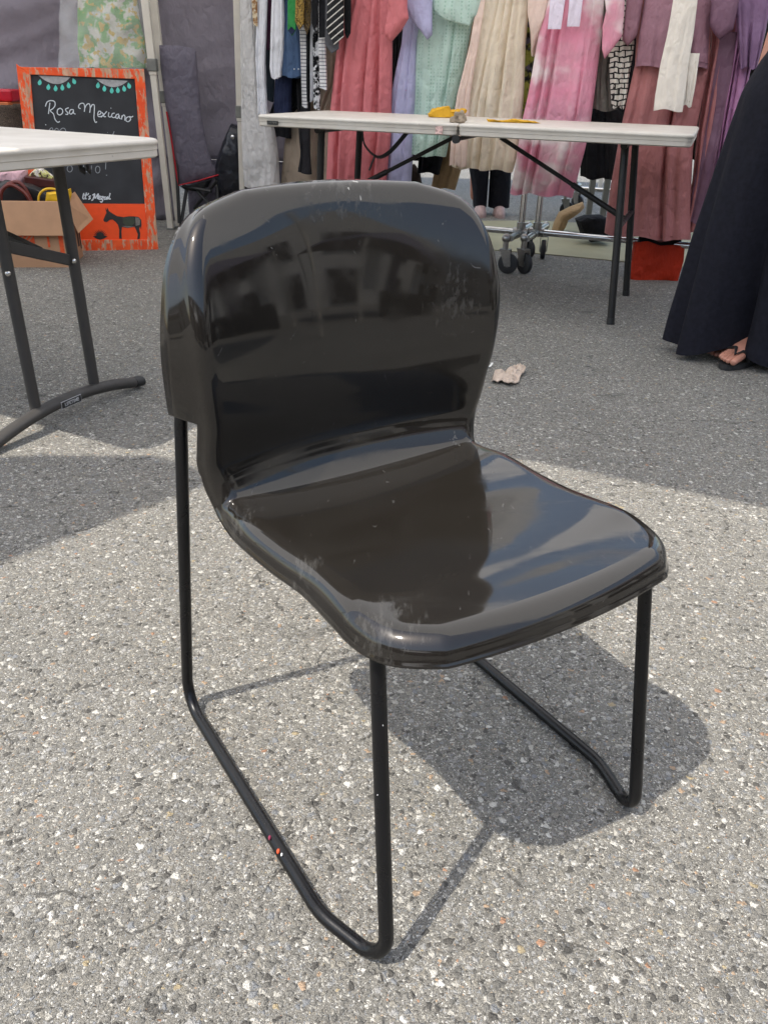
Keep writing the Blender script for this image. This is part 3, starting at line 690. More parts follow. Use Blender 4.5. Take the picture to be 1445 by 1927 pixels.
for k_, (x, y) in enumerate(((-5.4, -6.2), (-1.9, -6.6), (2.0, -6.3))):
    tt_ = empty('canopy_tent', (x, y, 0), ('dark canopy stall across the street at the far left', 'middle white roofed stall across the street', 'dark canopy stall across the street at the right')[k_], 'canopy tent', 'stalls across the street')
    for sx in (-1.45, 1.45):
        for sy in (-1.45, 1.45): MB().bar((x+sx, y+sy, 0), (x+sx, y+sy, 2.15), .035, .035, (1, 0, 0)).build('leg', M['alu'], tt_, False)
    MB().add([(x-1.5, y-1.5, 2.15), (x+1.5, y-1.5, 2.15), (x+1.5, y+1.5, 2.15), (x-1.5, y+1.5, 2.15), (x, y, 3.1)], [(0, 1, 4), (1, 2, 4), (2, 3, 4), (3, 0, 4)]).build('roof', M['roof'] if k_ == 1 else M['wall2'], tt_, False)
    curtain('side_wall', M['wall2'], (x-1.5, y-1.45, 0), (x+1.5, y-1.45, 0), .02, 2.1, None, None, .03, tt_, seed=k_*3)

pbd = empty('stand_in_building', (18, 0, 0), 'tall pale rendered building, a stand-in added for the reflections in the chair back', 'building')  # side street stand-in, building and stalls added for the reflections in the chair
MB().box((20, -2, 3.6), 4, 46, 7.2).build('wall', plain('pale render', (.46, .44, .41, 1), .85, 0, .1, 2), pbd, False)
for i in range(12):
    for z in (1.3, 4.6):
        w_ = MB().box((17.98, -22+3.6*i, z), .1, 1.7, 2.3).build('window', M['greypaint'], pbd, False)
        MB().box((17.92, -22+3.6*i, z), .06, 1.5, 2.1).build('pane', M['blackplas'], w_, False)
for k_, (x, y) in enumerate(((7.2, -3.4), (7.6, .9))):
    tt_ = empty('canopy_tent', (x, y, 0), ('dark canopy stall added for the chair reflections, nearer to the corner', 'dark canopy stall added for the chair reflections, behind the woman in black')[k_], 'canopy tent', 'stalls across the street')
    for sx in (-1.45, 1.45):
        for sy in (-1.45, 1.45): MB().bar((x+sx, y+sy, 0), (x+sx, y+sy, 2.15), .04, .04, (1, 0, 0)).build('leg', M['alu'], tt_, False)
    MB().add([(x-1.5, y-1.5, 2.15), (x+1.5, y-1.5, 2.15), (x+1.5, y+1.5, 2.15), (x-1.5, y+1.5, 2.15), (x, y, 3.1)], [(0, 1, 4), (1, 2, 4), (2, 3, 4), (3, 0, 4)]).build('roof', M['wall2'], tt_, False)
    MB().box((x-1.2, y-.2, .4), .6, 1.7, .78).build('counter', M['blackplas'], tt_, False)
    for q_ in (-.9, .1, .75): MB().box((x-.6, y+q_, 1.35), .06, .34, 1.1).build('hanging_cloth', M['roof'] if q_ != .1 else M['wall2'], tt_, False)

# ------------------------------------------------------------------ chalkboard sign
A0 = ground(73, 473); B0 = ground(298, 469); bx = (B0-A0).normalized(); bh = Vector((-bx.y, bx.x, 0))
bz = (Z*math.cos(math.radians(4))+bh*math.sin(math.radians(4))); bnn = bx.cross(bz); bnn = bnn if bnn.y < 0 else -bnn
sg = empty('chalkboard_sign', (A0+B0)/2, 'chalkboard sign with handwriting in a worn orange wooden frame', 'sign')
def zb(zx, zy, off=0): return hit(20+zx/4.983, 110+zy/4.983, A0+bnn*off, bnn)
def face(poly, mat, name, off=.0, th=.004, parent=sg):
    b = MB(); b.prism([zb(x, y, off) for x, y in poly], bnn*(-th)); return b.build(name, mat, parent, False)
face([(180, 140), (1175, 175), (1300, 1720), (300, 1720)], M['board'], 'board', -.006, .012)
face([(205, 1358), (1262, 1364), (1292, 1715), (310, 1715)], M['orange'], 'orange_panel', -.0035, .0015)
for nm_, poly in (('frame_rail', [(62, 64), (105, 80), (1252, 100), (1165, 192), (186, 150)]), ('frame_rail', [(308, 1702), (1287, 1700), (1388, 1792), (250, 1822)]),
                  ('frame_stile', [(55, 48), (105, 95), (188, 152), (312, 1700), (248, 1822)]), ('frame_stile', [(1253, 96), (1388, 1790), (1287, 1700), (1167, 192)])):
    o = face(poly, M['worn'], nm_, .004 if 'rail' in nm_ else .0048, .026); bv = o.modifiers.new('b', 'BEVEL'); bv.width = .002; bv.segments = 2
for x in (260, 1260): MB().box(zb(x, 1815, -.02)-Z*.004, .03, .03, .03).build('foot', M['blackplas'], sg, False)
def stroke(paths, mat, name, w=.0026, zoff=-.0052):
    b = MB()
    for p in paths:
        q = [zb(x, y, zoff) for x, y in p]
        if len(q) > 2: q = [Vector(cr([tuple(v) for v in q], i/5)) for i in range(5*(len(q)-1)+1)]
        b.tube(q, w, 6, True, 0, .35, bnn)
    return b.build(name, mat, sg)
def ring(cx, cy, rx, ry, n=10): return [(cx+rx*math.sin(2*math.pi*i/n), cy-ry*math.cos(2*math.pi*i/n)) for i in range(n+1)]
def dot(x, y, r=4): return [(x-r, y), (x+r, y)]
stroke([[(330, 450), (345, 410), (380, 395), (415, 405), (420, 440), (400, 470), (375, 490), (405, 520), (420, 570), (445, 598), (465, 590)], [(372, 415), (365, 470), (358, 520)],
        [(470, 466), (445, 480), (442, 515), (465, 530), (490, 510), (488, 480), (466, 466)], [(548, 462), (520, 475), (525, 495), (542, 510), (535, 525), (518, 522)],
        [(592, 480), (565, 482), (555, 510), (572, 522), (590, 500), (592, 480), (595, 512), (612, 522)],
        [(660, 470), (642, 462), (645, 435), (668, 420), (690, 425), (698, 460), (694, 500)], [(697, 470), (715, 435), (740, 425), (750, 460), (745, 508)], [(748, 470), (768, 435), (788, 440), (788, 500), (785, 560), (798, 600), (812, 592)],
        [(818, 528), (845, 520), (850, 500), (832, 495), (820, 520), (828, 545), (860, 540), (880, 520)], [(858, 505), (872, 520), (880, 545), (897, 545)], [(905, 495), (880, 525), (850, 552)],
        [(925, 505), (920, 540), (936, 550), (945, 540)], dot(944, 466, 3), [(978, 512), (955, 520), (952, 545), (970, 555), (990, 545)],
        [(1018, 522), (995, 528), (990, 555), (1008, 560), (1020, 530), (1022, 558), (1036, 566)], [(1046, 535), (1044, 572)], [(1045, 555), (1062, 530), (1076, 545), (1072, 582)],
        [(1112, 545), (1088, 558), (1086, 585), (1108, 592), (1128, 570), (1118, 545), (1135, 550), (1152, 540)], dot(333, 622, 4)], M['chalk'], 'chalk_lettering', .0026)
stroke([[(358, 705), (368, 668), (392, 650), (404, 690), (400, 720)], [(404, 690), (428, 658), (448, 662), (450, 700), (448, 725)], [(450, 690), (485, 656), (512, 660), (524, 700), (520, 730)], [(975, 682), (955, 730)], dot(912, 694, 3),
        [(500, 975), (498, 1022)], ring(558, 1034, 24, 30), [(690, 1000), (688, 1060), (735, 1058)], [(762, 1005), (758, 1064)], ring(820, 1042, 21, 32), [(896, 970), (893, 1040)], dot(903, 1095, 5)], M['chalk2'], 'chalk_lettering', .0022)
stroke([[(690, 1262), (680, 1310), (696, 1318)], [(715, 1258), (702, 1312), (716, 1314)], [(694, 1282), (728, 1278)], [(735, 1262), (730, 1276)], [(756, 1288), (738, 1296), (750, 1310), (732, 1322)],
        [(760, 1330), (775, 1322), (792, 1272), (794, 1312), (826, 1268), (816, 1318)], [(770, 1282), (795, 1268)], [(828, 1312), (846, 1300), (838, 1290), (826, 1304), (834, 1322), (850, 1316)], [(852, 1296), (874, 1297), (852, 1318), (868, 1324), (856, 1348), (842, 1340)],
        [(894, 1296), (880, 1306), (884, 1322), (898, 1316)], [(916, 1296), (900, 1308), (906, 1322), (918, 1300), (918, 1320)], [(936, 1262), (926, 1314), (942, 1316)]], M['chalk'], 'printed_slogan', .0034)
for (x0, y0, x1, y1, xm, ym) in ((262, 158, 566, 174, 428, 240), (806, 192, 1102, 210, 958, 268)):
    poly = [(x0, y0)]+[((1-t)**2*x0+2*t*(1-t)*(2*xm-(x0+x1)/2)+t*t*x1, (1-t)**2*y0+2*t*(1-t)*(2*ym-(y0+y1)/2)+t*t*y1) for t in [i/12 for i in range(1, 12)]]+[(x1, y1)]
    face(poly, M['greypaint'], 'painted_scallop', -.0048, .001)
dr = [(277, 222, -8), (358, 266, -5), (425, 278, 0), (488, 271, 3), (547, 250, 8), (597, 212, 22), (822, 250, -5), (882, 280, 2), (951, 298, 0), (1008, 295, 3), (1067, 281, 8), (1113, 254, 15)]
for x, y, a in dr:
    a = -math.radians(a); poly = []
    for k in range(14):
        th = 2*math.pi*k/14; rx = 19*math.sin(th); ry = -30*math.cos(th); s = 1 if ry > 0 else max(.12, 1+ry/30*.9)
        rx *= s; poly.append((x+rx*math.cos(a)-ry*math.sin(a), y+rx*math.sin(a)+ry*math.cos(a)))
    b = MB(); b.prism([zb(*p, -.0046) for p in poly], bnn*-.001); b.build('teal_drop', M['teal'], sg, False)
dk = [(889, 1394), (901, 1422), (909, 1397), (926, 1432), (960, 1455), (1000, 1478), (1060, 1488), (1110, 1480), (1160, 1480), (1205, 1488), (1228, 1515), (1230, 1560), (1226, 1605), (1218, 1575), (1208, 1600), (1218, 1640), (1215, 1690), (1190, 1697), (1196, 1650), (1180, 1610), (1165, 1578), (1100, 1590), (1048, 1580), (1042, 1625), (1045, 1690), (1020, 1690), (1022, 1605), (1010, 1560), (985, 1530), (960, 1510), (935, 1512), (905, 1535), (880, 1530), (873, 1514), (890, 1470), (902, 1448)]
face(dk, M['ink'], 'donkey_print', -.0019, .0006)
face([(1052, 1495), (1110, 1487), (1160, 1490), (1168, 1535), (1140, 1570), (1082, 1566), (1056, 1540)], M['inkgreen'], 'saddle_print', -.0011, .0005)
face([(1172, 1488), (1205, 1494), (1218, 1515), (1214, 1560), (1176, 1570)], M['inkgrey'], 'rump_print', -.0011, .0005)
face([(1045, 1572), (1082, 1570), (1140, 1574), (1168, 1576), (1100, 1588)], M['inkgrey'], 'belly_print', -.0011, .0005)
ag = []
for i in range(13):
    a = math.pi*(i/12); r0 = 68 if i % 1 == 0 else 40; ag += [(843-math.cos(a)*r0, 1668-math.sin(a)*r0*1.05)]
    if i < 12: a2 = math.pi*((i+.5)/12); ag += [(843-math.cos(a2)*32, 1664-math.sin(a2)*32)]
ag += [(880, 1690), (843, 1700), (806, 1690)]
face(ag, M['ink'], 'agave_print', -.0019, .0006)

# ------------------------------------------------------------------ cardboard box full of handbags
bA0 = ground(12, 503); bB0 = ground(135, 503); bu = (bB0-bA0).normalized(); bv = Vector((-bu.y, bu.x, 0)); bw = (bB0-bA0).length+.06; bA0 = bB0-bu*bw; bdp = .30; bht = .318
cb = empty('cardboard_box', (bA0+bB0)/2, 'open cardboard box with flaps down and orange print, filled with handbags', 'box')
def bq(u, v, z): return bA0+bu*u+bv*v+Z*z
for c_, su, sv in ((bq(bw/2, 0, bht/2), bw, .006), (bq(bw/2, bdp, bht/2), bw, .006)):
    MB().box(c_, su, sv, bht, (bu, bv, Z)).build('box_wall', M['card'], cb, False)
for u in (0, bw): MB().box(bq(u, bdp/2, bht/2), .006, bdp-.008, bht-.002, (bu, bv, Z)).build('box_wall', M['card'], cb, False)
MB().box(bq(bw/2, bdp/2, .006), bw-.01, bdp-.01, .006, (bu, bv, Z)).build('box_bottom', M['card'], cb, False)
def flap(pts, th, name='flap'):
    b = MB(); pts = [Vector(p) for p in pts]; n_ = (pts[1]-pts[0]).cross(pts[2]-pts[0]).normalized(); b.prism(pts, n_*th); return b.build(name, M['card'], cb, False, bevel=.002)
flap([bq(.0, -.006, bht), bq(bw-.005, -.006, bht), bq(bw+.012, -.035, bht-.158), bq(.012, -.035, bht-.158)], .005)
flap([bq(bw+.006, .02, bht), bq(bw+.006, bdp-.0, bht+.01), bq(bw+.085, bdp-.02, bht-.125), bq(bw+.055, .03, bht-.155)], .005)
pr = empty('tmp', (0, 0, 0), None, None); bpy.data.objects.remove(pr)
lo = MB(); lo.box(bq(bw*.44, -.0045, .135), .11, .002, .08, (bu, bv, Z)); lg = lo.build('orange_logo', M['orangeink'], cb, False)
ll = MB()
for k in range(4):
    c_ = bq(bw*.44-.036+k*.022, -.006, .137+(-.004)); d_ = (bu*.7+Z*.72).normalized()
    ll.bar(c_-d_*.028, c_+d_*.028, .0012, .006, (bu*-.72+Z*.7))
ll.build('stencil_strokes', M['card'], lg, False)
for args in ((bq(bw-.03, -.0045, .10), .02, .002, .165), (bq(bw+.0045, .05, .085), .002, .07, .14), (bq(bw*.44, -.0045, .085), .07, .002, .006), (bq(bw*.76, -.0045, .125), .010, .002, .05)):
    MB().box(*args, (bu, bv, Z)).build('orange_stripe', M['orangeink'], cb, False)
for args in ((bq(bw+.0045, bdp*.75, .11), .002, .03, .09), (bq(bw+.0045, bdp*.9, .11), .002, .015, .13)):
    MB().box(*args, (bu, bv, Z)).build('dark_stripe', M['ink'], cb, False)

# its contents, each a thing
yb = bq(0, bdp*.35, 0).y
def inb(px, py, v=.12): return hit(px, py, bq(0, v, 0), bv)
hb = empty('handbag', inb(30, 372, .07), 'red brown leather handbag with two arched handles in the front of the cardboard box', 'handbag')
for off, pts in ((.06, [(2, 378), (3, 362), (10, 352), (22, 348), (38, 356), (50, 366), (58, 380)]), (.10, [(10, 352), (20, 345), (34, 343), (46, 352), (56, 370), (60, 380)])):
    q = [inb(*p, off) for p in pts]; q = [Vector(cr([tuple(a) for a in q], i/4)) for i in range(4*(len(q)-1)+1)]
    MB().tube(q, .0095, 8).build('handle', M['maroonleather'], hb)
b = MB(); pillow(b, [inb(*p, .08) for p in ((-12, 380), (64, 380), (62, 420), (-10, 420))], .07, bv, .01, 1); b.build('bag_body', M['maroonleather'], hb)
b = MB(); pillow(b, [inb(*p, .16) for p in ((-14, 352), (10, 338), (60, 346), (90, 360), (118, 372), (118, 400), (-10, 400))], .09, bv, .02, 3)
o = b.build('handbag', M['blackleather']); tag(o, 'plain black leather handbag lying deep in the cardboard box behind the red brown handles', 'handbag')
b = MB(); b.prism([inb(*p, .20) for p in ((45, 331), (112, 340), (112, 356), (46, 350))], bv*.10); o = b.build('clutch_bag', M['brownleather'], None, False, bevel=.006); tag(o, 'flat dark brown leather clutch lying across the top of the cardboard box', 'clutch bag')
yb_ = empty('handbag', inb(100, 376, .05), 'small bright yellow handbag with a looped strap in the cardboard box', 'handbag')
b = MB(); pillow(b, [inb(*p, .06) for p in ((86, 378), (88, 362), (102, 360), (118, 360), (134, 354), (136, 366), (132, 380), (110, 384))], .06, bv, .02, 5); b.build('bag_body', M['yellow'], yb_)
q = [inb(*p, .05) for p in ((73, 378), (75, 366), (84, 357), (96, 355), (110, 357), (128, 360))]; q = [Vector(cr([tuple(a) for a in q], i/4)) for i in range(21)]
MB().tube(q, .0055, 8).build('handle', M['yellow'], yb_)
M['pinkcloth'] = cloth('pale pink cloth', srgb(220, 178, 184), .8, .1, .06)
def floral_pat(c1, c2, c3, sc=26):
    def f(t, c, cc):
        a = ramp(t, noisetex(t, c, sc, 3), [(.44, c1), (.52, c2)]); return mix(t, ramp(t, noisetex(t, c, sc*1.6, 2), [(.56, (0, 0, 0)), (.6, (1, 1, 1))]), a, c3)
    return f
b = MB(); pillow(b, [inb(*p, .26) for p in ((-10, 326), (20, 318), (54, 318), (52, 336), (44, 350), (20, 342), (-10, 340))], .08, bv, .03, 6); o = b.build('folded_cloth', M['pinkcloth']); tag(o, 'folded pale pink cloth on top of the cardboard box', 'cloth')
b = MB(); pillow(b, [inb(*p, .27) for p in ((54, 330), (66, 318), (80, 316), (102, 332), (108, 340), (70, 336))], .07, bv, .02, 7); o = b.build('headscarf', cloth('cream scarf', srgb(220, 214, 200), .8, .1, .05, .4, floral_pat(srgb(222, 214, 204), srgb(196, 192, 120), srgb(90, 74, 60)))); tag(o, 'cream patterned scarf peaking behind the brown clutch in the cardboard box', 'scarf')
# shelf things beyond the sign
sh = empty('side_table', (-2.35, 5.2, 0), 'low orange topped side table carrying a wicker basket at the left edge', 'side table')
ya = 5.2
t0 = aty(36, 191, ya); MB().box(Vector((t0.x-.3, ya, t0.z-.012)), .6, .3, .022).build('table_top', plain('orange wood', srgb(196, 108, 60), .5), sh, False, bevel=.003)
for sx in (-.56, -.03):
    for sy in (-.12, .12): MB().bar((t0.x+sx, ya+sy, 0), (t0.x+sx, ya+sy, t0.z-.023), .03, .03, (1, 0, 0)).build('leg', M['blackplas'], sh, False)
b = MB(); q0 = aty(44, 197, 5.0); q1 = aty(46, 262, 5.0)
b.loft([[Vector((q0.x-.2+.2*s*math.copysign(abs(math.cos(a))**.6, math.cos(a)), 5.0+.12*s*math.copysign(abs(math.sin(a))**.6, math.sin(a)), z)) for a in [2*math.pi*k/28 for k in range(28)]] for s, z in ((.9, q1.z-.1), (.97, q1.z), (1, q0.z-.03), (1.04, q0.z-.02), (1.04, q0.z), (.95, q0.z), (.93, q0.z-.05))])
o = b.build('wicker_basket', M['wicker']); tag(o, 'brown wicker basket half hidden behind the left table and the sign', 'basket')
st2 = MB(); st2.box((o.location.x, 5.0, (o.location.z)/2), .3, .2, o.location.z-.002); q = st2.build('wooden_stool', plain('dark stool wood', srgb(58, 44, 38), .6), None, False, bevel=.01); tag(q, 'dark wooden block stool under the wicker basket', 'stool')
b = MB(); q0 = aty(30, 168, 5.15); q1 = aty(-20, 189, 5.15); zt = t0.z+.0
b.box(((q0.x+q1.x)/2, 5.15, (q0.z+zt)/2), q0.x-q1.x, .14, q0.z-zt); o = b.build('red_tin', plain('red lacquer', srgb(178, 20, 40), .3), None, False, bevel=.012); tag(o, 'glossy red tin box standing on the orange topped side table', 'tin')
lb = MB(); lb.box(((q0.x+q1.x)/2-.03, 5.0785, (q0.z+zt)/2), .06, .003, (q0.z-zt)*.6); l_ = lb.build('paper_label', M['whitepaper'], o, False)

# ------------------------------------------------------------------ clothes racks
RX = Vector((.93, -.36, 0)).normalized(); RN = Vector((-.36, -.93, 0)).normalized(); RP = Vector((.78, 4.61, 0))   # RN points to the viewer
def rk(u, v, z): return RP+RX*u-RN*v+Z*z           # u along the rack, v away from the viewer
def caster(parent, c, ang):
    """rubber wheel in a steel fork"""
    d = Vector((math.cos(ang), math.sin(ang), 0)); n = Vector((-d.y, d.x, 0)); r = .052
    w = MB(); loops = []
    for off, rr in ((-.013, r*.86), (-.011, r*.97), (-.006, r), (.006, r), (.011, r*.97), (.013, r*.86)):
        loops.append([c+n*off+(d*math.cos(a)+Z*math.sin(a))*rr for a in [2*math.pi*k/28 for k in range(28)]])
    w.loft(loops); wh = w.build('wheel', M['rubber'], parent)
    w = MB(); loops = [[c+n*off+(d*math.cos(a)+Z*math.sin(a))*rr for a in [2*math.pi*k/20 for k in range(20)]] for off, rr in ((-.0165, r*.34), (.0165, r*.34))]
    w.loft(loops); w.build('hub', M['greyplas'], wh)
    top = c+Z*.07-d*.02
    f = MB()
    for s in (-1, 1):
        f.prism([c+n*(s*.019)+d*.016-Z*.012, c+n*(s*.019)-d*.016-Z*.012, top+n*(s*.019)-d*.026, top+n*(s*.019)+d*.03], n*(s*.003))
    f.box(top, .056, .044, .005, (d, n, Z)); f.tube([top, top+Z*.02], .014, 12); f.build('caster_fork', M['steel'], parent)
    return top+Z*.02
def pipe_rack(base, sgn, length, label, back_v=.22, ga=0, both=True):
    t = empty('clothes_rack', base, label, 'clothes rack', 'rolling pipe clothes racks')
    hz = .178
    def end(u0, first):
        p = base+RX*u0
        fr = p+RN*.23; bk = p-RN*.23
        for q, an in ((fr, ga+.9), (bk, ga+.2)):
            tp = caster(t, q+Z*.052, an)
            MB().tube([tp, Vector((tp.x, tp.y, hz-.012))], .0145, 12).build('caster_stem', M['steel'], t)
            q2 = Vector((tp.x, tp.y, hz))
            e = MB(); e.ball(q2, .023, .023, .024, 14, 8); e.build('elbow', M['steel'], t)
        MB().tube([Vector((fr.x, fr.y, hz)), Vector((bk.x, bk.y, hz))], .0165, 14).build('end_pipe', M['steel'], t)
        MB().tube([p+Z*hz, p+Z*1.86], .0175, 16).build('post', M['chrome'], t)
        MB().tube([p+Z*(hz-.022), p+Z*(hz+.05)], .024, 14).build('tee_fitting', M['steel'], t)
        MB().tube([p+RX*-.04+Z*hz, p+RX*.04+Z*hz], .0235, 14).build('tee_fitting', M['steel'], t)
        for s in (.07, -.07): MB().tube([p+RN*(s-.03)+Z*hz, p+RN*(s+.03)+Z*hz], .0215, 14).build('pipe_coupling', M['steel'], t)
    end(0, True); end(sgn*length, False)
    MB().tube([base+Z*hz, base+RX*(sgn*length)+Z*hz], .0165, 14).build('base_rail', M['chrome'], t)
    MB().tube([base+Z*1.84, base+RX*(sgn*length)+Z*1.84], .0165, 14).build('hanging_rail', M['chrome'], t)
    return t
pL = aty(979, 440, 4.60); pL = Vector((pL.x, 4.60, 0)); pR = aty(1005, 442, 4.615); pR = Vector((pR.x, 4.615, 0))
pipe_rack(pL, -1, 1.58, 'chrome pipe clothes rack on casters holding shirts, ties and the rose to beige dresses', ga=-1.2)
pipe_rack(pR+RX*.012, 1, 1.55, 'chrome pipe clothes rack on casters holding the pink and mauve dresses', ga=-1.9)
pb = Vector((1.40, 6.75, 0)); pipe_rack(pb, 1, 1.4, 'chrome pipe clothes rack farther back, its casters showing under the dark clothes', ga=-.9)

# ------------------------------------------------------------------ garments
def plane_uz(px, py, d):
    p = hit(px, py, RP+RN*d, RN); return (p-RP).dot(RX), p.z
def up_(u, d, z): return RP+RX*u+RN*d+Z*z
class Gar: pass
def garment(name, label, rows, mat, cat='dress', d=0., thick=.07, pleats=6, amp=.018, top=True, parent=None, seed=None, group=None, hemwave=.006, ztop=1.62, shoulder=.2, nz=44, twist=0, build=True):
    """a hanging garment: rows of (image y, left x, right x) give its real width at each height on the rack's plane"""
    seed = random.random()*50 if seed is None else seed
    R = []
    for y, xl, xr in rows:
        a, za = plane_uz(xl, y, d); b, zb_ = plane_uz(xr, y, d); R.append(((za+zb_)/2, a, b))
    R.sort(key=lambda r: -r[0])
    if top:
        z0, a0, b0 = R[0]; cx = (a0+b0)/2; hw = (b0-a0)/2
        k = min(hw, shoulder)
        R = [(ztop+.06, cx-.02, cx+.02), (ztop+.04, cx-k*.45, cx+k*.45), (ztop, cx-k, cx+k), ((ztop+z0)/2, cx-(k+hw)/2, cx+(k+hw)/2)]+R
    zs = [r[0] for r in R]
    def at(z):
        for i in range(len(R)-1):
            if zs[i] >= z >= zs[i+1]:
                f = (zs[i]-z)/max(1e-6, zs[i]-zs[i+1]); return R[i][1]+(R[i+1][1]-R[i][1])*f, R[i][2]+(R[i+1][2]-R[i][2])*f
        return R[-1][1:]
    n = max(64, 30*pleats); loops = []; ph = [random.random()*6.28 for _ in range(4)]; FL = [[(-.88+1.76*(i+.2+.6*random.random())/pleats, (.035+.05*random.random())*4/max(pleats, 2), .3+1.5*random.random()**1.5, (random.random()-.5)*.3) for i in range(pleats)] for _ in range(2)]
    for j in range(nz+1):
        v = j/nz; z = zs[0]+(zs[-1]-zs[0])*v; a, b = at(z); cx = (a+b)/2; hw = max((b-a)/2, .004); lo = []
        fall = min(1, v*1.6)**1.2
        for k in range(n):
            th = 2*math.pi*k/n; c_, s_ = math.cos(th), math.sin(th)
            u = cx+hw*math.copysign(abs(c_)**.75, c_); base = thick*.5*math.copysign(abs(s_)**.7, s_)*(.35+.65*fall)*min(1, hw/.05)
            w = (u-cx)/hw*pleats*math.pi*.5
            side = 1 if s_ >= 0 else -1; tt = (u-cx)/hw
            pl = .8*mnoise.noise(Vector((tt*1.7+seed, z*.55, side*5)))+.25*mnoise.noise(Vector((tt*4.1+seed, z*.8, side*3)))
            for (x_, w_, a_, dr_2) in FL[0 if side > 0 else 1]:
                q_ = (tt-x_-dr_2*(z-.8))/w_; pl -= a_*math.exp(-q_*q_)-.35*a_*math.exp(-((q_-2.2)/1.3)**2)
            dd = base+amp*fall*pl*(1-abs(c_)**8*.6)*side*(1 if side > 0 else .7)+.012*mnoise.noise(Vector((u*5, z*4, seed+side*9)))*fall
            hz = (hemwave*(math.sin(w*1.0+ph[3])+.6*mnoise.noise(Vector((u*9, side*3, seed))))*max(0, v-.75)*4)
            lo.append(up_(u, d+dd, z+hz))
        loops.append(lo)
    b = MB(); b.loft(loops, False); b.add(loops[0], [tuple(range(n))])
    # open hem closed by an inset ring a little way up inside
    ins = [up_((p-RP).dot(RX)*1.0, (p-RP).dot(RN), p.z+.02) for p in loops[-1]]; b.add(ins, [tuple(range(n))])
    o = b.build(name, mat, parent, True, 80)
    if parent is None: tag(o, label, cat, group)
    return o
def sleeve(name, pts, mat, parent, d, depth=.035, amp=.02, seed=1):
    q = [hit(px, py, RP+RN*d, RN) for px, py in pts]
    # sleeves carry on up beyond the frame to the shoulder
    b = MB(); n = len(q); ring_ = []
    for i in range(n):
        for f in range(4): ring_.append(q[i].lerp(q[(i+1) % n], f/4))
    pillow(b, ring_, depth, RN, amp, seed, sub=1); return b.build(name, mat, parent, True, 70)
def panel(name, pts, mat, parent, d, depth=.012, amp=.008, seed=1): return sleeve(name, pts, mat, parent, d, depth, amp, seed)
# patterns
def dots(colr, sc=70, r=.28):
    def f(t, c, cc):
        v = t.nodes.new('ShaderNodeTexVoronoi'); v.inputs['Scale'].default_value = sc; v.inputs['Randomness'].default_value = .15; L(t, c, v.inputs['Vector'])
        return mix(t, math_(t, 'MULTIPLY', math_(t, 'LESS_THAN', v.outputs['Distance'], r), .55), cc, colr)
    return f
def tiedye(pale, deep):
    def f(t, c, cc):
        n = noisetex(t, coord(t, 'Object', (3.2, 3.2, 4.2)), 1.15, 3, .5); a = ramp(t, n, [(.40, pale), (.50, cc.node.color_ramp.elements[0].color[:]), (.62, deep)]); return a
    return f
def sprigs(colr, sc=24, th=.2):
    def f(t, c, cc):
        v = t.nodes.new('ShaderNodeTexVoronoi'); v.inputs['Scale'].default_value = sc; L(t, c, v.inputs['Vector'])
        return mix(t, math_(t, 'MULTIPLY', math_(t, 'LESS_THAN', math_(t, 'ADD', v.outputs['Distance'], math_(t, 'MULTIPLY', noisetex(t, c, 90, 2), .5)), th+.22), .5), cc, colr)
    return f
def stripes(colr, ax, freq, width=.25, rot=(0, 0, 0)):
    def f(t, c, cc):
        mp = t.nodes.new('ShaderNodeMapping'); mp.inputs['Rotation'].default_value = rot; L(t, c, mp.inputs[0])
        sx = t.nodes.new('ShaderNodeSeparateXYZ'); L(t, mp.outputs[0], sx.inputs[0])
        k = math_(t, 'FRACT', math_(t, 'MULTIPLY', sx.outputs[ax], freq)); return mix(t, math_(t, 'LESS_THAN', k, width), cc, colr)
    return f
def bricks(a_, ink):
    def f(t, c, cc):
        mp = t.nodes.new('ShaderNodeMapping'); mp.inputs['Rotation'].default_value = (math.pi/2, 0, .1); L(t, c, mp.inputs[0])
        b = t.nodes.new('ShaderNodeTexBrick'); b.inputs['Scale'].default_value = 11; b.inputs['Mortar Size'].default_value = .035; b.inputs['Color1'].default_value = a_; b.inputs['Color2'].default_value = a_; b.inputs['Mortar'].default_value = ink
        w = t.nodes.new('ShaderNodeVectorMath'); w.operation = 'MULTIPLY_ADD'; nz_ = t.nodes.new('ShaderNodeTexNoise'); nz_.inputs['Scale'].default_value = 14; L(t, c, nz_.inputs['Vector']); L(t, nz_.outputs['Color'], w.inputs[0]); w.inputs[1].default_value = (.03, .03, .03); L(t, mp.outputs[0], w.inputs[2])
        L(t, w.outputs[0], b.inputs['Vector']); return b.outputs[0]
    return f
cl = lambda n, c, **k: cloth(n, srgb(*c), **k)
m_linen = cl('pale grey linen', (206, 203, 200), trans=.25, wr=.7, wscale=9)
m_white = cl('white cotton', (236, 236, 240), trans=.3, wr=.6, wscale=9)
m_black = cl('black cloth', (16, 16, 19), trans=0)
m_navy = cl('navy cloth', (28, 36, 62), trans=0)
m_blue = cl('blue chambray', (74, 96, 128), trans=.1, wr=.6, wscale=8)
m_maroon = cl('maroon cloth', (62, 32, 52), trans=0)
m_rose = cl('dusty rose satin', (212, 122, 126), trans=.2, rough=.55, var=.06)
m_lav = cl('lavender sprigged cloth', (186, 184, 216), trans=.3, pat=sprigs(srgb(196, 150, 180), 22, .08))
m_mint = cl('mint dotted cloth', (200, 224, 212), trans=.35, pat=dots(srgb(140, 186, 166), 62, .3))
m_beige = cl('beige chiffon', (242, 228, 206), trans=.45, var=.07)
m_blush = cl('blush chiffon', (244, 220, 206), trans=.45, var=.05)
m_pink = cl('pink tie dye', (246, 178, 196), trans=.45, pat=tiedye(srgb(252, 238, 236), srgb(246, 164, 188)))
m_lil = cl('pale lilac ribbon', (236, 226, 240), trans=.2)
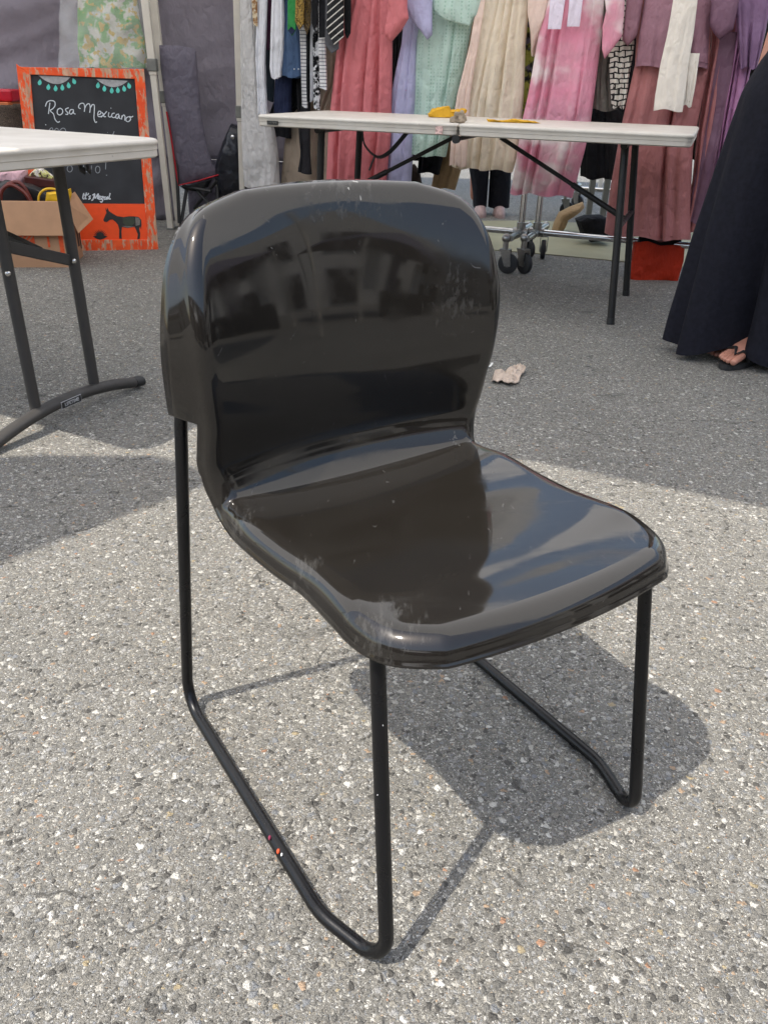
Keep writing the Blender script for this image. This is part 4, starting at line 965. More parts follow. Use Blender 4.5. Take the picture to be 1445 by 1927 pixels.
m_mauve = cl('mauve satin', (150, 110, 122), trans=.15, rough=.38, var=.06, wr=.5, wscale=7)
m_clay = cl('clay rose satin', (180, 118, 116), trans=.15, rough=.38, var=.07, wr=.5, wscale=6)
m_ivory = cl('ivory satin', (238, 230, 218), trans=.2, rough=.45, wr=.5, wscale=6)
m_plum = cl('dusty plum satin', (122, 90, 108), trans=.12, rough=.38, wr=.4)
m_violet = cl('violet satin', (132, 102, 134), trans=.12, rough=.4, wr=.4)
m_orchid = cl('orchid cloth', (180, 128, 166), trans=.2, rough=.6)
m_grey = cl('stone grey cloth', (112, 106, 98), trans=0)
m_olive = cl('olive floral cloth', (52, 50, 42), trans=0, pat=floral_pat(srgb(40, 40, 38), srgb(150, 150, 70), srgb(92, 84, 100), 20))
m_brick = cl('white shirt with black brick drawing', (226, 222, 212), trans=.05, pat=bricks(srgb(226, 220, 208), srgb(40, 38, 38)))
m_bw = cl('black and white print', (228, 228, 230), trans=.1, pat=floral_pat(srgb(230, 230, 232), srgb(20, 20, 24), srgb(230, 230, 232), 24))
m_stripeW = cl('white shirt with grey stripes', (224, 222, 222), trans=.1, pat=stripes(srgb(120, 122, 130), 2, 60, .25))
m_cream = cl('cream patterned cloth', (206, 190, 160), trans=.1, pat=floral_pat(srgb(214, 196, 164), srgb(150, 110, 70), srgb(220, 206, 184), 30))
m_tan = cl('tan canvas', (164, 138, 104), trans=0)
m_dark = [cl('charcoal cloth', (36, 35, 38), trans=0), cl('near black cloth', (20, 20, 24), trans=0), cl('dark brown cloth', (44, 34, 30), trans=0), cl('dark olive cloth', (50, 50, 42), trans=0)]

# shirts and ties, left half of the left rack
garment('linen_robe', 'long pale grey linen robe hanging next to the tent pole with the red lever', [(0, 454, 482), (100, 457, 492), (200, 458, 498), (245, 459, 515), (300, 460, 522), (352, 463, 524)], m_linen, 'robe', d=.02, thick=.12, pleats=3, amp=.02, seed=2)
garment('shirt', 'cream and brown patterned shirt peeking out at the far left of the rail', [(0, 474, 484), (20, 474, 484), (47, 476, 484)], m_cream, 'shirt', d=.12, thick=.04, pleats=1, amp=.004)
garment('shirt', 'long white cotton shirt hanging beside the grey linen robe', [(0, 483, 503), (60, 483, 501), (110, 482, 499), (160, 485, 500), (216, 486, 503)], m_white, 'shirt', d=.10, thick=.05, pleats=2, amp=.008, nz=60)
garment('shirt', 'dark maroon shirt squeezed between the two white shirts', [(0, 500, 516), (60, 499, 513), (92, 500, 513)], m_maroon, 'shirt', d=.07, thick=.05, pleats=1, amp=.005)
garment('trousers', 'dark navy green trousers hanging below the maroon shirt', [(0, 500, 516), (80, 500, 516), (150, 500, 517), (190, 501, 514)], cl('dark teal cloth', (34, 44, 52), trans=0), 'trousers', d=.03, thick=.05, pleats=1, amp=.005)
garment('shirt', 'white cotton shirt with a buttoned cuff beside the blue chambray shirt', [(0, 513, 534), (40, 512, 535), (90, 510, 534), (130, 509, 530), (147, 512, 529)], m_white, 'shirt', d=.12, thick=.05, pleats=2, amp=.008, nz=60)
bs_ = garment('shirt', 'blue chambray shirt with two cuff buttons behind the green tie', [(0, 536, 556), (40, 533, 560), (90, 531, 567), (120, 530, 568), (145, 531, 568)], m_blue, 'shirt', d=.09, thick=.06, pleats=2, amp=.006, nz=60)
mb = MB()
for px in (554, 562): mb.ball(hit(px, 130, RP+RN*.125, RN), .004, .004, .004, 8, 6)
bo = mb.build('cuff_buttons', M['chalk'], None); bo.parent = bs_; bo.location = bo.location-bs_.location
garment('trousers', 'dark navy trousers hanging under the blue chambray shirt', [(0, 520, 546), (140, 520, 548), (185, 517, 547), (215, 517, 547)], m_navy, 'trousers', d=.05, thick=.06, pleats=2, amp=.008)
def tie(pts, mat, label, d, edge=None):
    t = empty('necktie', hit(pts[-1][0], pts[-1][1], RP+RN*d, RN), label, 'necktie', 'neckties on the rail')
    q = [hit(px, py, RP+RN*d, RN) for px, py in pts]; top = (q[0]+q[1])/2
    hi = [q[0]+(q[0]-q[-1])*.0+Z*.42-RX*0+(top-q[0])*.55, q[1]+Z*.42+(top-q[1])*.55]
    poly = [hi[0]]+[q[0]]+q[2:]+[q[1]]+[hi[1]]
    b = MB(); b.prism(poly, RN*-.009); b.build('blade', mat, t, False, bevel=.003)
    return t, q
# pts: top left, top right, then round the bottom from left to right
t1_, q1_ = tie([(541, 0), (559, 0), (541, 55), (549, 68), (556, 56)], cl('green silk', (38, 130, 62), trans=0, rough=.45), 'green necktie with a blue tip over the blue shirt', .20)
MB().prism([hit(*p, RP+RN*.204, RN) for p in ((542, 57), (548, 50), (555, 57), (549, 66))], RN*-.003).build('tip_patch', m_navy, t1_, False)
tie([(556, 0), (572, 0), (555, 40), (563, 57), (571, 44)], cl('gold brocade', (138, 108, 44), trans=0, rough=.4, pat=floral_pat(srgb(146, 116, 48), srgb(92, 70, 26), srgb(160, 130, 60), 90)), 'old gold brocade necktie beside the green one', .21)
tie([(573, 0), (585, 0), (571, 48), (577, 66), (584, 46)], cl('brown gold silk', (74, 58, 30), trans=0, rough=.4, pat=floral_pat(srgb(80, 62, 30), srgb(52, 40, 22), srgb(110, 88, 44), 90)), 'dark brown and gold patterned necktie', .19)
tie([(586, 0), (598, 0), (586, 44), (591, 58), (597, 44)], m_black, 'plain black necktie with a pointed tip', .22)
tie([(600, 0), (612, 0), (600, 70), (600, 71), (611, 70)], cl('black knit', (24, 24, 28), trans=0, pat=dots(srgb(60, 60, 66), 220, .3)), 'black knitted necktie with a square end', .20)
tie([(616, 0), (646, 0), (614, 56), (628, 85), (646, 70)], cl('striped silk', (18, 18, 20), trans=0, rough=.45, pat=stripes(srgb(200, 196, 188), 2, 38, .2, (0, .62, 0))), 'wide black necktie with white diagonal stripes', .24)
tie([(612, 0), (638, 0), (611, 84), (624, 101), (637, 92)], cl('grey silk', (78, 78, 82), trans=0, rough=.45), 'grey necktie hanging behind the striped one', .215)
tie([(647, 0), (660, 0), (648, 62), (653, 74), (659, 62)], m_black, 'slim black necktie between the striped tie and the rose dress', .21)
for rows, mt, lab in (([(0, 562, 576), (60, 564, 576), (120, 566, 577), (202, 569, 578)], m_stripeW, 'narrow white striped shirt under the gold neckties'),
                      ([(0, 577, 584), (60, 577, 584), (160, 577, 583), (190, 578, 584)], m_black, 'black shirt sliver between white shirts under the gold ties'),
                      ([(0, 582, 590), (70, 583, 592), (140, 583, 592), (190, 583, 590)], m_white, 'slim white shirt under the plain black tie'),
                      ([(0, 590, 604), (60, 589, 605), (130, 590, 603), (205, 592, 602)], m_bw, 'black and white print shirt under the knitted tie'),
                      ([(0, 600, 616), (80, 600, 612), (130, 601, 614), (168, 602, 615)], m_stripeW, 'white shirt with a finely striped cuff next to the striped tie')):
    garment('shirt', lab, rows, mt, 'shirt', d=.11+random.random()*.05, thick=.045, pleats=1, amp=.006, nz=50)
garment('trousers', 'washed black jeans hanging near the left post of the rack', [(0, 560, 580), (180, 560, 582), (240, 563, 583), (290, 567, 583), (325, 562, 586)], m_dark[0], 'trousers', d=.0, thick=.06, pleats=1, amp=.008)
garment('trousers', 'black trousers hanging low beneath the neckties', [(0, 535, 600), (150, 532, 605), (215, 508, 548), (258, 508, 547)], m_dark[1], 'trousers', d=-.04, thick=.06, pleats=2, amp=.012)
garment('robe', 'oatmeal robe hanging behind the shirts and ties', [(0, 560, 660), (150, 580, 650), (240, 540, 620), (350, 530, 622)], cl('oatmeal cloth', (168, 152, 134), trans=.1), 'robe', d=-.10, thick=.06, pleats=3, amp=.015)
# dresses on the left rack
dr_ = garment('dress', 'dusty rose satin dress with deep straight pleats beside the neckties', [(0, 660, 732), (72, 638, 738), (150, 628, 737), (250, 620, 735), (352, 615, 724)], m_rose, d=.10, thick=.10, pleats=4, amp=.030, seed=4)
sleeve('sleeve', [(728, -20), (766, -20), (766, 12), (769, 34), (755, 58), (736, 80), (727, 70), (725, 55), (731, 20)], m_rose, dr_, .20, .05, .02, 4)
dl_ = garment('dress', 'pale lavender dress with tiny sprigs and a pointed sleeve', [(0, 752, 800), (40, 760, 790), (80, 757, 784), (194, 735, 782), (250, 732, 778), (352, 722, 772)], m_lav, d=.04, thick=.09, pleats=3, amp=.020, seed=5)
sleeve('sleeve', [(762, -20), (814, -20), (813, 20), (813, 66), (804, 75), (785, 50), (763, 22)], m_lav, dl_, .13, .04, .02, 5)
dm_ = garment('dress', 'mint green dotted dress with an overlapping peplum', [(0, 783, 902), (50, 782, 886), (125, 780, 872), (200, 780, 855), (293, 772, 838)], m_mint, d=.02, thick=.08, pleats=3, amp=.026, seed=6)
panel('peplum', [(814, -20), (908, -20), (904, 4), (897, 28), (887, 38), (884, 50), (862, 44), (838, 38), (824, 28), (815, 16)], m_mint, dm_, .115, .03, .012, 6)
db_ = garment('dress', 'long beige chiffon dress with a blush side panel and gathered hem', [(0, 906, 996), (83, 888, 988), (180, 861, 984), (250, 850, 978), (300, 847, 970), (318, 850, 964)], m_beige, d=.05, thick=.10, pleats=5, amp=.026, seed=7)
garment('side_panel', None, [(0, 898, 913), (83, 884, 900), (180, 860, 884), (250, 850, 880), (312, 846, 877)], m_blush, d=.115, thick=.03, pleats=2, amp=.010, parent=db_, top=False)
garment('dress', 'olive floral dress showing as a dark sliver beside the beige dress', [(0, 985, 1015), (40, 984, 1012), (165, 983, 1004), (205, 982, 996), (280, 975, 990)], m_olive, d=-.02, thick=.06, pleats=1, amp=.01)
bl_ = garment('dress', 'blush chiffon dress of which only the fluttering sleeve shows beside the pink dress', [(0, 996, 1034), (60, 998, 1020), (104, 1000, 1006)], m_blush, d=.03, thick=.05, pleats=1, amp=.01)
sleeve('sleeve', [(994, -20), (1034, -20), (1030, 10), (1028, 30), (1017, 58), (1008, 80), (1000, 100), (999, 70), (992, 24)], m_blush, bl_, .10, .04, .02, 8)
# dresses on the right rack
dp_ = garment('dress', 'long pink tie dye dress with two pale ribbons and flared sleeves', [(0, 1032, 1136), (69, 1013, 1131), (180, 994, 1117), (235, 982, 1110), (280, 975, 1100), (330, 967, 1086), (366, 960, 1077)], m_pink, d=.09, thick=.11, pleats=4, amp=.028, seed=9, hemwave=.009)
sleeve('sleeve', [(1136, -20), (1175, -20), (1174, 22), (1170, 68), (1152, 92), (1137, 111), (1132, 93), (1133, 50), (1140, 20)], m_pink, dp_, .17, .05, .02, 9)
panel('ribbon', [(1036, -30), (1066, -30), (1063, 0), (1055, 55), (1030, 55), (1034, 10)], m_lil, dp_, .20, .008, .004, 2)
panel('ribbon', [(1072, -30), (1098, -30), (1096, 0), (1090, 50), (1066, 50), (1070, 10)], m_lil, dp_, .20, .008, .004, 3)
garment('jacket', 'stone grey jacket with a plain cuff half hidden beside the pink dress', [(0, 1118, 1160), (100, 1120, 1160), (150, 1118, 1152), (208, 1114, 1160)], m_grey, 'jacket', d=.0, thick=.08, pleats=2, amp=.01)
garment('shirt', 'white shirt with a black brick drawing beside the grey jacket', [(0, 1145, 1195), (90, 1143, 1192), (140, 1146, 1184), (190, 1149, 1178), (202, 1150, 1174)], m_brick, 'shirt', d=.06, thick=.05, pleats=3, amp=.014)
dc_ = garment('dress', 'clay rose satin dress with a mauve tunic top and an ivory sash', [(0, 1200, 1340), (123, 1194, 1334), (232, 1170, 1312), (275, 1162, 1304), (360, 1147, 1300), (445, 1136, 1300)], m_clay, d=.06, thick=.13, pleats=4, amp=.022, seed=11)
garment('tunic', None, [(-25, 1215, 1340), (0, 1212, 1338), (60, 1203, 1334), (128, 1195, 1331)], m_mauve, d=.11, thick=.15, pleats=3, amp=.012, parent=dc_, top=False, nz=24)
garment('sash', None, [(-25, 1270, 1314), (0, 1266, 1312), (60, 1256, 1305), (120, 1242, 1295), (180, 1232, 1288), (208, 1229, 1284)], m_ivory, d=.215, thick=.03, pleats=2, amp=.008, parent=dc_, top=False, nz=24)
garment('sash_end', None, [(100, 1286, 1316), (160, 1284, 1308), (200, 1284, 1300)], m_ivory, d=.20, thick=.02, pleats=2, amp=.006, parent=dc_, top=False, nz=16)
sleeve('sleeve', [(1180, -20), (1212, -20), (1208, 8), (1203, 40), (1198, 68), (1181, 87), (1170, 76), (1174, 40)], m_mauve, dc_, .13, .05, .02, 12)
dq_ = garment('dress', 'dusty plum satin dress with a pointed sleeve hanging beside the clay rose one', [(0, 1336, 1392), (80, 1338, 1384), (150, 1326, 1368), (246, 1311, 1352), (340, 1302, 1338), (432, 1284, 1320)], m_clay, d=.01, thick=.12, pleats=3, amp=.024, seed=13)
garment('overskirt', None, [(60, 1356, 1386), (150, 1340, 1376), (246, 1324, 1358), (340, 1306, 1340), (420, 1290, 1322)], m_plum, d=.06, thick=.05, pleats=2, amp=.014, parent=dq_, top=False)
sleeve('sleeve', [(1338, -20), (1391, -20), (1389, 5), (1379, 55), (1353, 75), (1342, 62), (1334, 49), (1336, 20)], m_plum, dq_, .16, .05, .02, 13)
dv_ = garment('dress', 'violet satin tunic dress over an orchid skirt at the right end of the rack', [(0, 1384, 1446), (60, 1382, 1436), (128, 1372, 1412), (250, 1352, 1390), (360, 1336, 1370), (440, 1320, 1356)], m_orchid, d=.02, thick=.12, pleats=3, amp=.022, seed=14)
garment('tunic', None, [(-25, 1384, 1452), (0, 1382, 1450), (60, 1386, 1440), (128, 1392, 1424)], m_violet, d=.09, thick=.09, pleats=3, amp=.014, parent=dv_, top=False, nz=24)
garment('dress', 'dark plum dress hanging behind the violet tunic', [(0, 1360, 1400), (120, 1352, 1392), (250, 1326, 1366), (420, 1298, 1340)], m_plum, d=-.06, thick=.06, pleats=3, amp=.018)
# dark clothes added behind the dresses so the gaps between them stay dark
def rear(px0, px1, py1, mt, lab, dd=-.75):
    garment('coat', lab, [(0, px0, px1), (py1*.6, px0-2, px1+2), (py1, px0-4, px1+4)], mt, 'coat', d=dd, thick=.10, pleats=3, amp=.02, group='dark clothes added behind the dresses', ztop=1.7)
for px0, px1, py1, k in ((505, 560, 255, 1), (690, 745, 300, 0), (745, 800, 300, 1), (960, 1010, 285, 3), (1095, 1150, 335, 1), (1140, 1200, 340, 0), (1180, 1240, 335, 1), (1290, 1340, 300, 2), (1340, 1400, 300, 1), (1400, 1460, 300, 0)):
    rear(px0, px1, py1, m_dark[k], 'dark garment added behind the dresses to darken the gaps')
garment('skirt', 'black skirt hanging under the mint dress', [(0, 790, 850), (200, 790, 850), (280, 789, 836), (325, 786, 826)], m_dark[1], 'skirt', d=-.12, thick=.06, pleats=2, amp=.01)
garment('trousers', 'tan canvas trousers hanging below the beige dress', [(200, 838, 880), (300, 822, 872), (355, 812, 856)], m_tan, 'trousers', d=-.2, thick=.06, pleats=2, amp=.01)
# garment bag with a floral dress, hanging behind the sign
gb_ = empty('garment_bag', aty(195, 128, 5.6), 'green and yellow floral dress inside a clear plastic garment bag above the sign', 'garment bag')
mfl = cloth('green yellow floral', srgb(206, 206, 180), .7, .2, .05, .6, floral_pat(srgb(222, 220, 206), srgb(120, 176, 92), srgb(214, 184, 84), 15), wscale=9)
def hang(name, mat, rows, y, thick, amp, seed, parent):
    loops = []; n = 60
    for py, xl, xr in rows:
        a = aty(xl, py, y); b = aty(xr, py, y); lo = []
        for k in range(n):
            th = 2*math.pi*k/n; c_, s_ = math.cos(th), math.sin(th); p = a.lerp(b, .5+.5*math.copysign(abs(c_)**.75, c_))
            lo.append(p+Vector((0, -thick*math.copysign(abs(s_)**.6, s_)+amp*mnoise.noise(Vector((p.x*14, p.z*10, seed))), .012*mnoise.noise(Vector((p.x*9, s_, seed))))))
        loops.append(lo)
    b = MB(); b.loft(loops, False); b.add(loops[-1], [tuple(range(n))]); return b.build(name, mat, parent, True, 80)
rws = lambda f: [f(i/24) for i in range(25)]
hang('floral_dress', mfl, rws(lambda t: (-130+258*t, 150+2*math.sin(t*7), 250+24*t+4*math.sin(t*9))), 5.6, .05, .05, 3, gb_)
pm_, pt_, pb_ = nodes('clear plastic film')
pb_.inputs['Base Color'].default_value = (.9, .9, .92, 1); pb_.inputs['Roughness'].default_value = .25; pb_.inputs['Alpha'].default_value = .25
bump(pt_, pb_, noisetex(pt_, coord(pt_), 30, 4, .6), .8, .02)
hang('plastic_cover', pm_, rws(lambda t: (-140+268*t, 116-3*t, 274+6*t)), 5.6, .085, .05, 7, gb_)
MB().tube([aty(200, -140, 5.6), aty(200, -170, 5.6)], .003, 6).build('hook', M['chrome'], gb_)

# ------------------------------------------------------------------ things on the ground beneath the racks
ob = MB(); A = ground(1184, 526); B = ground(1279, 529); ux = (B-A).normalized(); vy = Vector((-ux.y, ux.x, 0)); ob_h = .178
loops = []
for z, s in ((.0, .97), (.03, 1.0), (.10, 1.0), (.17, .98), (ob_h, .99)):
    lo = []
    for k in range(48):
        th = 2*math.pi*k/48; c_, s_ = math.cos(th), math.sin(th)
        u = .5+.5*s*math.copysign(abs(c_)**.35, c_); w = .036+.036*s*math.copysign(abs(s_)**.35, s_)
        p = A.lerp(B, u)+vy*w; q = p+Z*(z+((.035*mnoise.noise(p*11)-.02*(u-.5)) if z > .13 else 0)); q += (vy*.022)*mnoise.noise(Vector((p.x*13, p.y*13, z*15)))+ux*(.012*mnoise.noise(Vector((z*14, p.y*9, 3)))); lo.append(q)
    loops.append(lo)
inner = [((p-(A.lerp(B, .5)+vy*.036))*.92+(A.lerp(B, .5)+vy*.036))-Z*.06 for p in loops[-1]]
ob.loft(loops+[inner]); tote = ob.build('tote_bag', cloth('orange red woven plastic', srgb(178, 46, 18), .6, .05, .1, .6, wscale=9)); tag(tote, 'orange red woven tote bag standing open under the clay rose dress', 'tote bag')
b = MB(); q = [A.lerp(B, t)+vy*.036+Z*(ob_h-.008+.014*math.sin(t*9)) for t in [i/10*.8+.1 for i in range(11)]]; b.tube(q, .022, 10, True, 0, 1.3); bi = b.build('contents', m_dark[1], None); bi.parent = tote; bi.location = bi.location-tote.location
def lump(name, mat, pts, y, depth, label, cat, seed, amp=.04):
    b = MB(); pillow(b, [aty(*p, y) for p in pts], depth, (0, 1, 0), amp, seed); o = b.build(name, mat, None, True, 70); return tag(o, label, cat)
lump('canvas_sack', m_tan, [(1036, 441), (1042, 420), (1052, 400), (1075, 388), (1096, 380), (1099, 388), (1080, 402), (1062, 412), (1058, 430), (1050, 442)], 5.75, .16, 'tan canvas sack slumped on the ground behind the rack post', 'sack', 3)
lump('black_bag', m_dark[1], [(1082, 412), (1100, 405), (1130, 404), (1142, 410), (1142, 452), (1110, 455), (1092, 440)], 5.35, .2, 'soft black bag lying under the racks left of the clay rose dress', 'bag', 5)
lump('handbag', m_dark[2], [(770, 312), (780, 308), (790, 322), (794, 345), (788, 358), (768, 358)], 5.5, .1, 'dark brown handbag on the ground below the lavender dress', 'handbag', 7)
# dark legs of a side table behind the racks
dt_ = empty('display_table', (1.05, 5.9, 0), 'dark display table with a grey cloth edge behind the right rack', 'table')
for px in (1122, 1150):
    a = aty(px, 290, 5.9); MB().bar(Vector((a.x, 5.9, 0)), Vector((a.x, 5.9, a.z)), .035, .035, (1, 0, 0)).build('leg', M['greyplas'], dt_, False)
a = aty(1105, 284, 5.9); b_ = aty(1200, 284, 5.9); MB().box(((a.x+b_.x)/2, 6.1, a.z+.02), b_.x-a.x, .45, .04).build('table_top', m_grey, dt_, False)

# ------------------------------------------------------------------ people
def skinmesh(name, pts, edges, mat, parent=None, sub=2, root=0):
    """pts: (x,y,z,radius) per joint; one continuous skinned body"""
    org = Vector((0, 0, 0)); p_ = parent
    while p_ is not None: org = org+p_.location; p_ = p_.parent
    me = bpy.data.meshes.new(name); me.from_pydata([Vector(p[:3])-org for p in pts], edges, []); o = bpy.data.objects.new(name, me); C.objects.link(o); me.materials.append(mat)
    md = o.modifiers.new('Skin', 'SKIN'); md.use_smooth_shade = True
    for i, p in enumerate(pts):
        sv = me.skin_vertices[0].data[i]; r = p[3]; sv.radius = r if isinstance(r, tuple) else (r, r); sv.use_root = (i == root)
    s = o.modifiers.new('sub', 'SUBSURF'); s.levels = sub; s.render_levels = sub
    if parent is not None: o.parent = parent
    return o
def chainbuild():
    pts = []; edges = []
    def add(p, prev=None):
        pts.append(p); i = len(pts)-1
        if prev is not None: edges.append((prev, i))
        return i
    return pts, edges, add
def body(cx, cy, face, stance, name, label, mat, h=1.66, feet=None):
    """standing figure; face = direction the chest points (unit), stance = half distance of feet; feet: optional toe targets"""
    per = empty('person', (cx, cy, 0), label, 'person')
    f = Vector((face[0], face[1], 0)).normalized(); s = Vector((f.y, -f.x, 0)); k = h/1.66
    def P(a, b, z): q = Vector((cx, cy, 0))+s*a*k+f*b*k; return (q.x, q.y, z*k)
    pts, edges, add = chainbuild()
    pel = add((*P(0, 0, .90), (.145*k, .11*k))); sp1 = add((*P(0, 0, 1.08), (.125*k, .09*k)), pel); ch1 = add((*P(0, .01, 1.26), (.15*k, .105*k)), sp1); sh = add((*P(0, 0, 1.37), (.12*k, .08*k)), ch1)
    nk = add((*P(0, .0, 1.43), .052*k), sh); hd = add((*P(0, .02, 1.50), (.068*k, .075*k)), nk); hd2 = add((*P(0, .02, 1.58), (.074*k, .09*k)), hd); add((*P(0, .01, 1.64), (.05*k, .06*k)), hd2)
    for sg_ in (-1, 1):
        s1 = add((*P(sg_*.17, 0, 1.34), .052*k), sh); el = add((*P(sg_*.22, -.02, 1.08), .040*k), s1); wr = add((*P(sg_*.23, .05, .86), .028*k), el); pa = add((*P(sg_*.23, .075, .79), (.018*k, .036*k)), wr)
        for q in range(4):
            b1_ = add((*P(sg_*.225, .055+.017*q, .745), .0085*k), pa); add((*P(sg_*.215, .06+.017*q, .70), .0075*k), b1_)
        th_ = add((*P(sg_*.215, .10, .78), .010*k), pa); add((*P(sg_*.205, .115, .745), .008*k), th_)
        hp = add((*P(sg_*.09, 0, .84), .095*k), pel); kn = add((*P(sg_*(.09+stance)*.6, .02, .48), .060*k), hp); an = add((*P(sg_*stance, -.01, .085), .036*k), kn)
        if feet is None:
            bf = add((*P(sg_*stance*1.05, .10, .04), (.042*k, .028*k)), an)
            for q in range(5):
                t1 = add((*P(sg_*(stance*1.05)+(q-2)*.017, .155-.006*abs(q-1), .026), .0105*k), bf); add((*P(sg_*(stance*1.05)+(q-2)*.018, .19-.009*abs(q-1), .020), .0095*k), t1)
            hl = add((*P(sg_*stance, -.05, .035), .034*k), an)
    o = skinmesh(name, pts, edges, mat, per)
    # face and hair
    hc = Vector(P(0, .02, 1.565))
    hm = MB(); hm.ball(hc-f*.018*k+Z*.02, .085*k, .10*k, .095*k, 18, 12); hm.ball(hc-f*.07*k-Z*.10*k, .075*k, .05*k, .15*k, 16, 10); hm.build('hair', M['hair'], per)
    for sg_ in (-1, 1):
        e = MB(); e.ball(hc+f*.082*k+s*(sg_*.031*k)+Z*.0, .012*k, .012*k, .008*k, 10, 6); e.build('eye', M['ink'], per)
        e = MB(); e.ball(hc+s*(sg_*.078*k), .012*k, .018*k, .028*k, 10, 6); e.build('ear', mat, per)
    nz_ = MB(); nz_.ball(hc+f*.092*k-Z*.03*k, .013*k, .02*k, .022*k, 10, 6); nz_.build('nose', mat, per)
    mo = MB(); mo.ball(hc+f*.082*k-Z*.062*k, .022*k, .012*k, .007*k, 10, 6); mo.build('mouth', plain('lip', srgb(150, 80, 78), .5), per)
    return per, P
# the woman in the black maxi dress: facing left past the camera
pf = Vector((-.62, -.78, 0)); pc = Vector((1.43, 3.0, 0))
per, PP = body(pc.x, pc.y, pf, .13, 'body', 'person in a floor length black dress and black flip flops at the right edge', M['skin'])
mdress, tdr, bdr = nodes('black linen dress'); c_ = coord(tdr)
L(tdr, ramp(tdr, noisetex(tdr, c_, 60, 3), [(.3, (.008, .008, .012)), (.7, (.013, .013, .020))]), bdr.inputs['Base Color']); bdr.inputs['Roughness'].default_value = .9; bdr.inputs['Specular IOR Level'].default_value = .2
bump(tdr, bdr, math_(tdr, 'ADD', noisetex(tdr, coord(tdr, 'Object', (14, 14, 3)), 1, 4), math_(tdr, 'MULTIPLY', noisetex(tdr, c_, 500, 2), .12)), .35, .02)
edge = [(1.45, .14), (1.32, .165), (1.2, .16), (1.1, .17), (1.01, .24), (.89, .29), (.69, .315), (.43, .342), (.2, .355), (.035, .365)]
loops = []; n = 160
for j in range(61):
    z = 1.45+(.032-1.45)*j/60; 
    for i in range(len(edge)-1):
        if edge[i][0] >= z-1e-6 >= edge[i+1][0]-.01:
            fz = (edge[i][0]-z)/(edge[i][0]-edge[i+1][0]); r = edge[i][1]+(edge[i+1][1]-edge[i][1])*min(max(fz, 0), 1); break
    fall = max(0, min(1, (1.02-z)/.9)); lo = []
    for k in range(n):
        th = 2*math.pi*k/n
        fold = (.5*math.sin(th*7+.9*math.sin(th*2+1))+.5*math.sin(th*11+2+z))*.042*fall**1.1
        # the deep fold that opens over the left foot
        dth = (th-math.radians(228)+math.pi) % (2*math.pi)-math.pi
        deep = -.20*fall**1.3*math.exp(-(dth/.17)**2)+.035*fall*math.exp(-((dth-.42)/.22)**2)
        rr = r+fold+deep
        lift = .028*math.exp(-(dth/.22)**2)*fall**6+.012*math.sin(th*5)*fall**8
        lo.append(pc+Vector((math.cos(th)*rr*(1.0), math.sin(th)*rr*(.72-.2*fall), z+lift)))
    loops.append(lo)
b = MB(); b.loft(loops, False); b.build('dress', mdress, per, True, 80)
# the foot in its flip flop, in front of the fold
ft_ = ground(1376, 690); fdir = Vector((-.62, -.55, 0)).normalized(); fs = Vector((fdir.y, -fdir.x, 0))
def fp(a, b, z): q = ft_+fs*a+fdir*b; return (q.x, q.y, z)
sole = MB(); outl_ = []
for i in range(28):
    th = 2*math.pi*i/28; b__ = math.cos(th); w_ = .045*(1+.12*b__)*math.sin(th); outl_.append(Vector(fp(w_, -.055+.125*b__, .002)))
sole.loft([outl_, [p+Z*.012 for p in outl_], [p+Z*.020 for p in [pc_ for pc_ in outl_]]]); fl = sole.build('flip_flop', M['rubber'], per, True, 40)
pts, edges, add = chainbuild()
mid_ = add((*fp(0, -.04, .055), (.036, .026))); ank = add((*fp(0, -.13, .085), (.034, .036)), mid_); shin = add((*fp(.0, -.16, .25), .045), ank); hl = add((*fp(0, -.175, .045), .03), ank)
for q, (a, ln_, r) in enumerate(((-.030, .070, .0135), (-.010, .068, .0105), (.006, .060, .0098), (.021, .050, .0092), (.034, .038, .0088))):
    t1 = add((*fp(a*.9, .0, .046), r*1.15), mid_); t2 = add((*fp(a, ln_*.62, .040), r*1.02), t1); add((*fp(a*1.02, ln_, .033), r*.9), t2)
skinmesh('foot', pts, edges, M['skin'], per)
MB().tube([fp(-.045, -.03, .02), fp(-.03, .0, .066), fp(-.018, .035, .058), fp(.0, .0, .074), fp(.03, -.01, .06), fp(.045, -.04, .02)], .008, 8, True, 0, .5).build('strap', M['rubber'], fl)
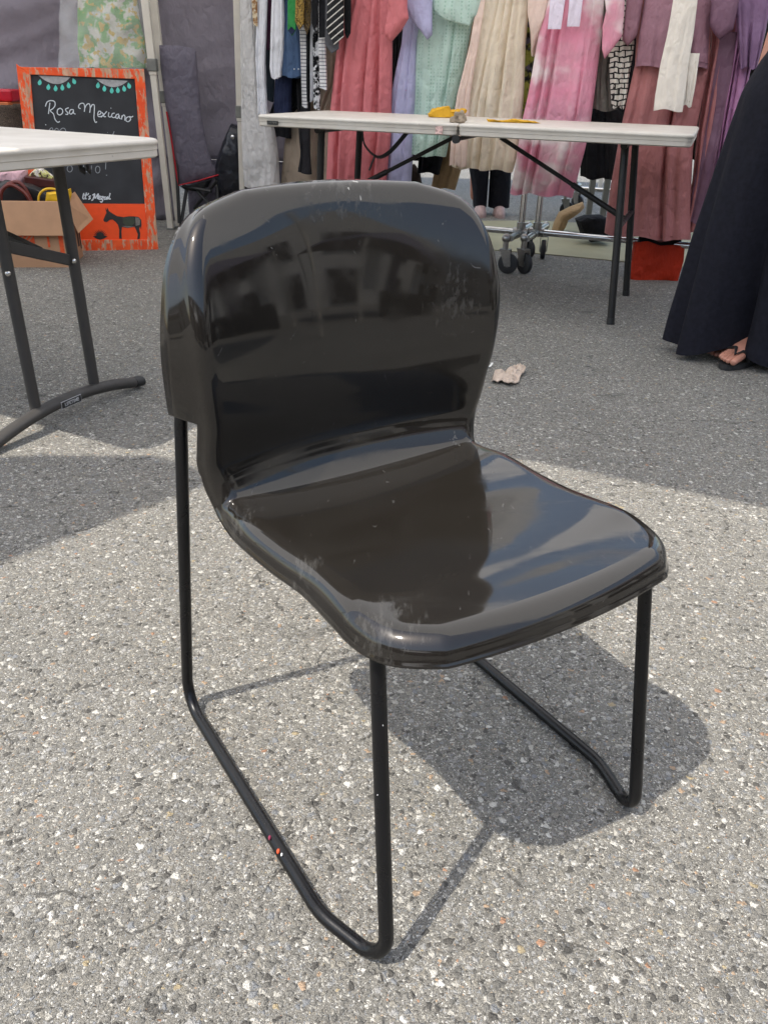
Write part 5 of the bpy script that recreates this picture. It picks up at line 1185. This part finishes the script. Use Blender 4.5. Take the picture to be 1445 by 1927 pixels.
# the person behind the beige dress
pf2 = Vector((.15, -1, 0)); pc2 = Vector((.72, 6.55, 0))
per2, PP2 = body(pc2.x, pc2.y, pf2, .10, 'body', 'person in baggy dark trousers standing behind the beige dress', M['skin'], 1.7, feet=True)
mt = cl('dark navy trousers cloth', (17, 19, 28), trans=0)
for xs in ((890, 915, 878, 922), (918, 958, 922, 962)):
    a = aty(xs[0], 392, 6.5); b_ = aty(xs[1], 392, 6.5); a2 = aty(xs[2], 290, 6.55); b2_ = aty(xs[3], 290, 6.55); loops = []
    for z, t in ((.055, 0), (.08, .05), (.12, .1), (.2, .3), (a2.z, 1), (.9, 1.1), (1.05, 1.0)):
        l_ = a.lerp(a2, min(t, 1)); r_ = b_.lerp(b2_, min(t, 1)); c_ = (l_+r_)/2; w_ = (r_-l_).length/2
        loops.append([Vector((c_.x+w_*math.cos(2*math.pi*k/24), 6.52+.10*math.sin(2*math.pi*k/24), z+.01*mnoise.noise(Vector((k*.8, z*9, xs[0]))))) for k in range(24)])
    b = MB(); b.loft(loops); b.build('trouser_leg', mt, per2, True, 60)
    sx = (a.x+b_.x)/2; sh_ = MB()
    ol = [Vector((sx+.043*math.sin(t)*(1.1 if math.cos(t) < 0 else 1), 6.44+.13*-math.cos(t), 0)) for t in [2*math.pi*k/24 for k in range(24)]]
    cn = Vector((sx, 6.47, 0)); sh_.loft([ol, [p+Z*.018 for p in ol], [cn+(p-cn)*.96+Z*.03 for p in ol], [cn+(p-cn)*.8+Z*.062 for p in ol], [cn+(p-cn)*.45+Z*.075+Vector((0, .03, 0)) for p in ol]])
    sh_.build('shoe', M['sole'], per2, True, 60)
b = MB(); lo_ = []
for z, w_, d_ in ((1.0, .19, .13), (1.15, .17, .12), (1.3, .2, .13), (1.42, .16, .10), (1.46, .07, .07)): lo_.append([Vector((pc2.x+w_*math.cos(2*math.pi*k/28), pc2.y+d_*math.sin(2*math.pi*k/28), z)) for k in range(28)])
b.loft(lo_); b.build('jumper', m_dark[0], per2)
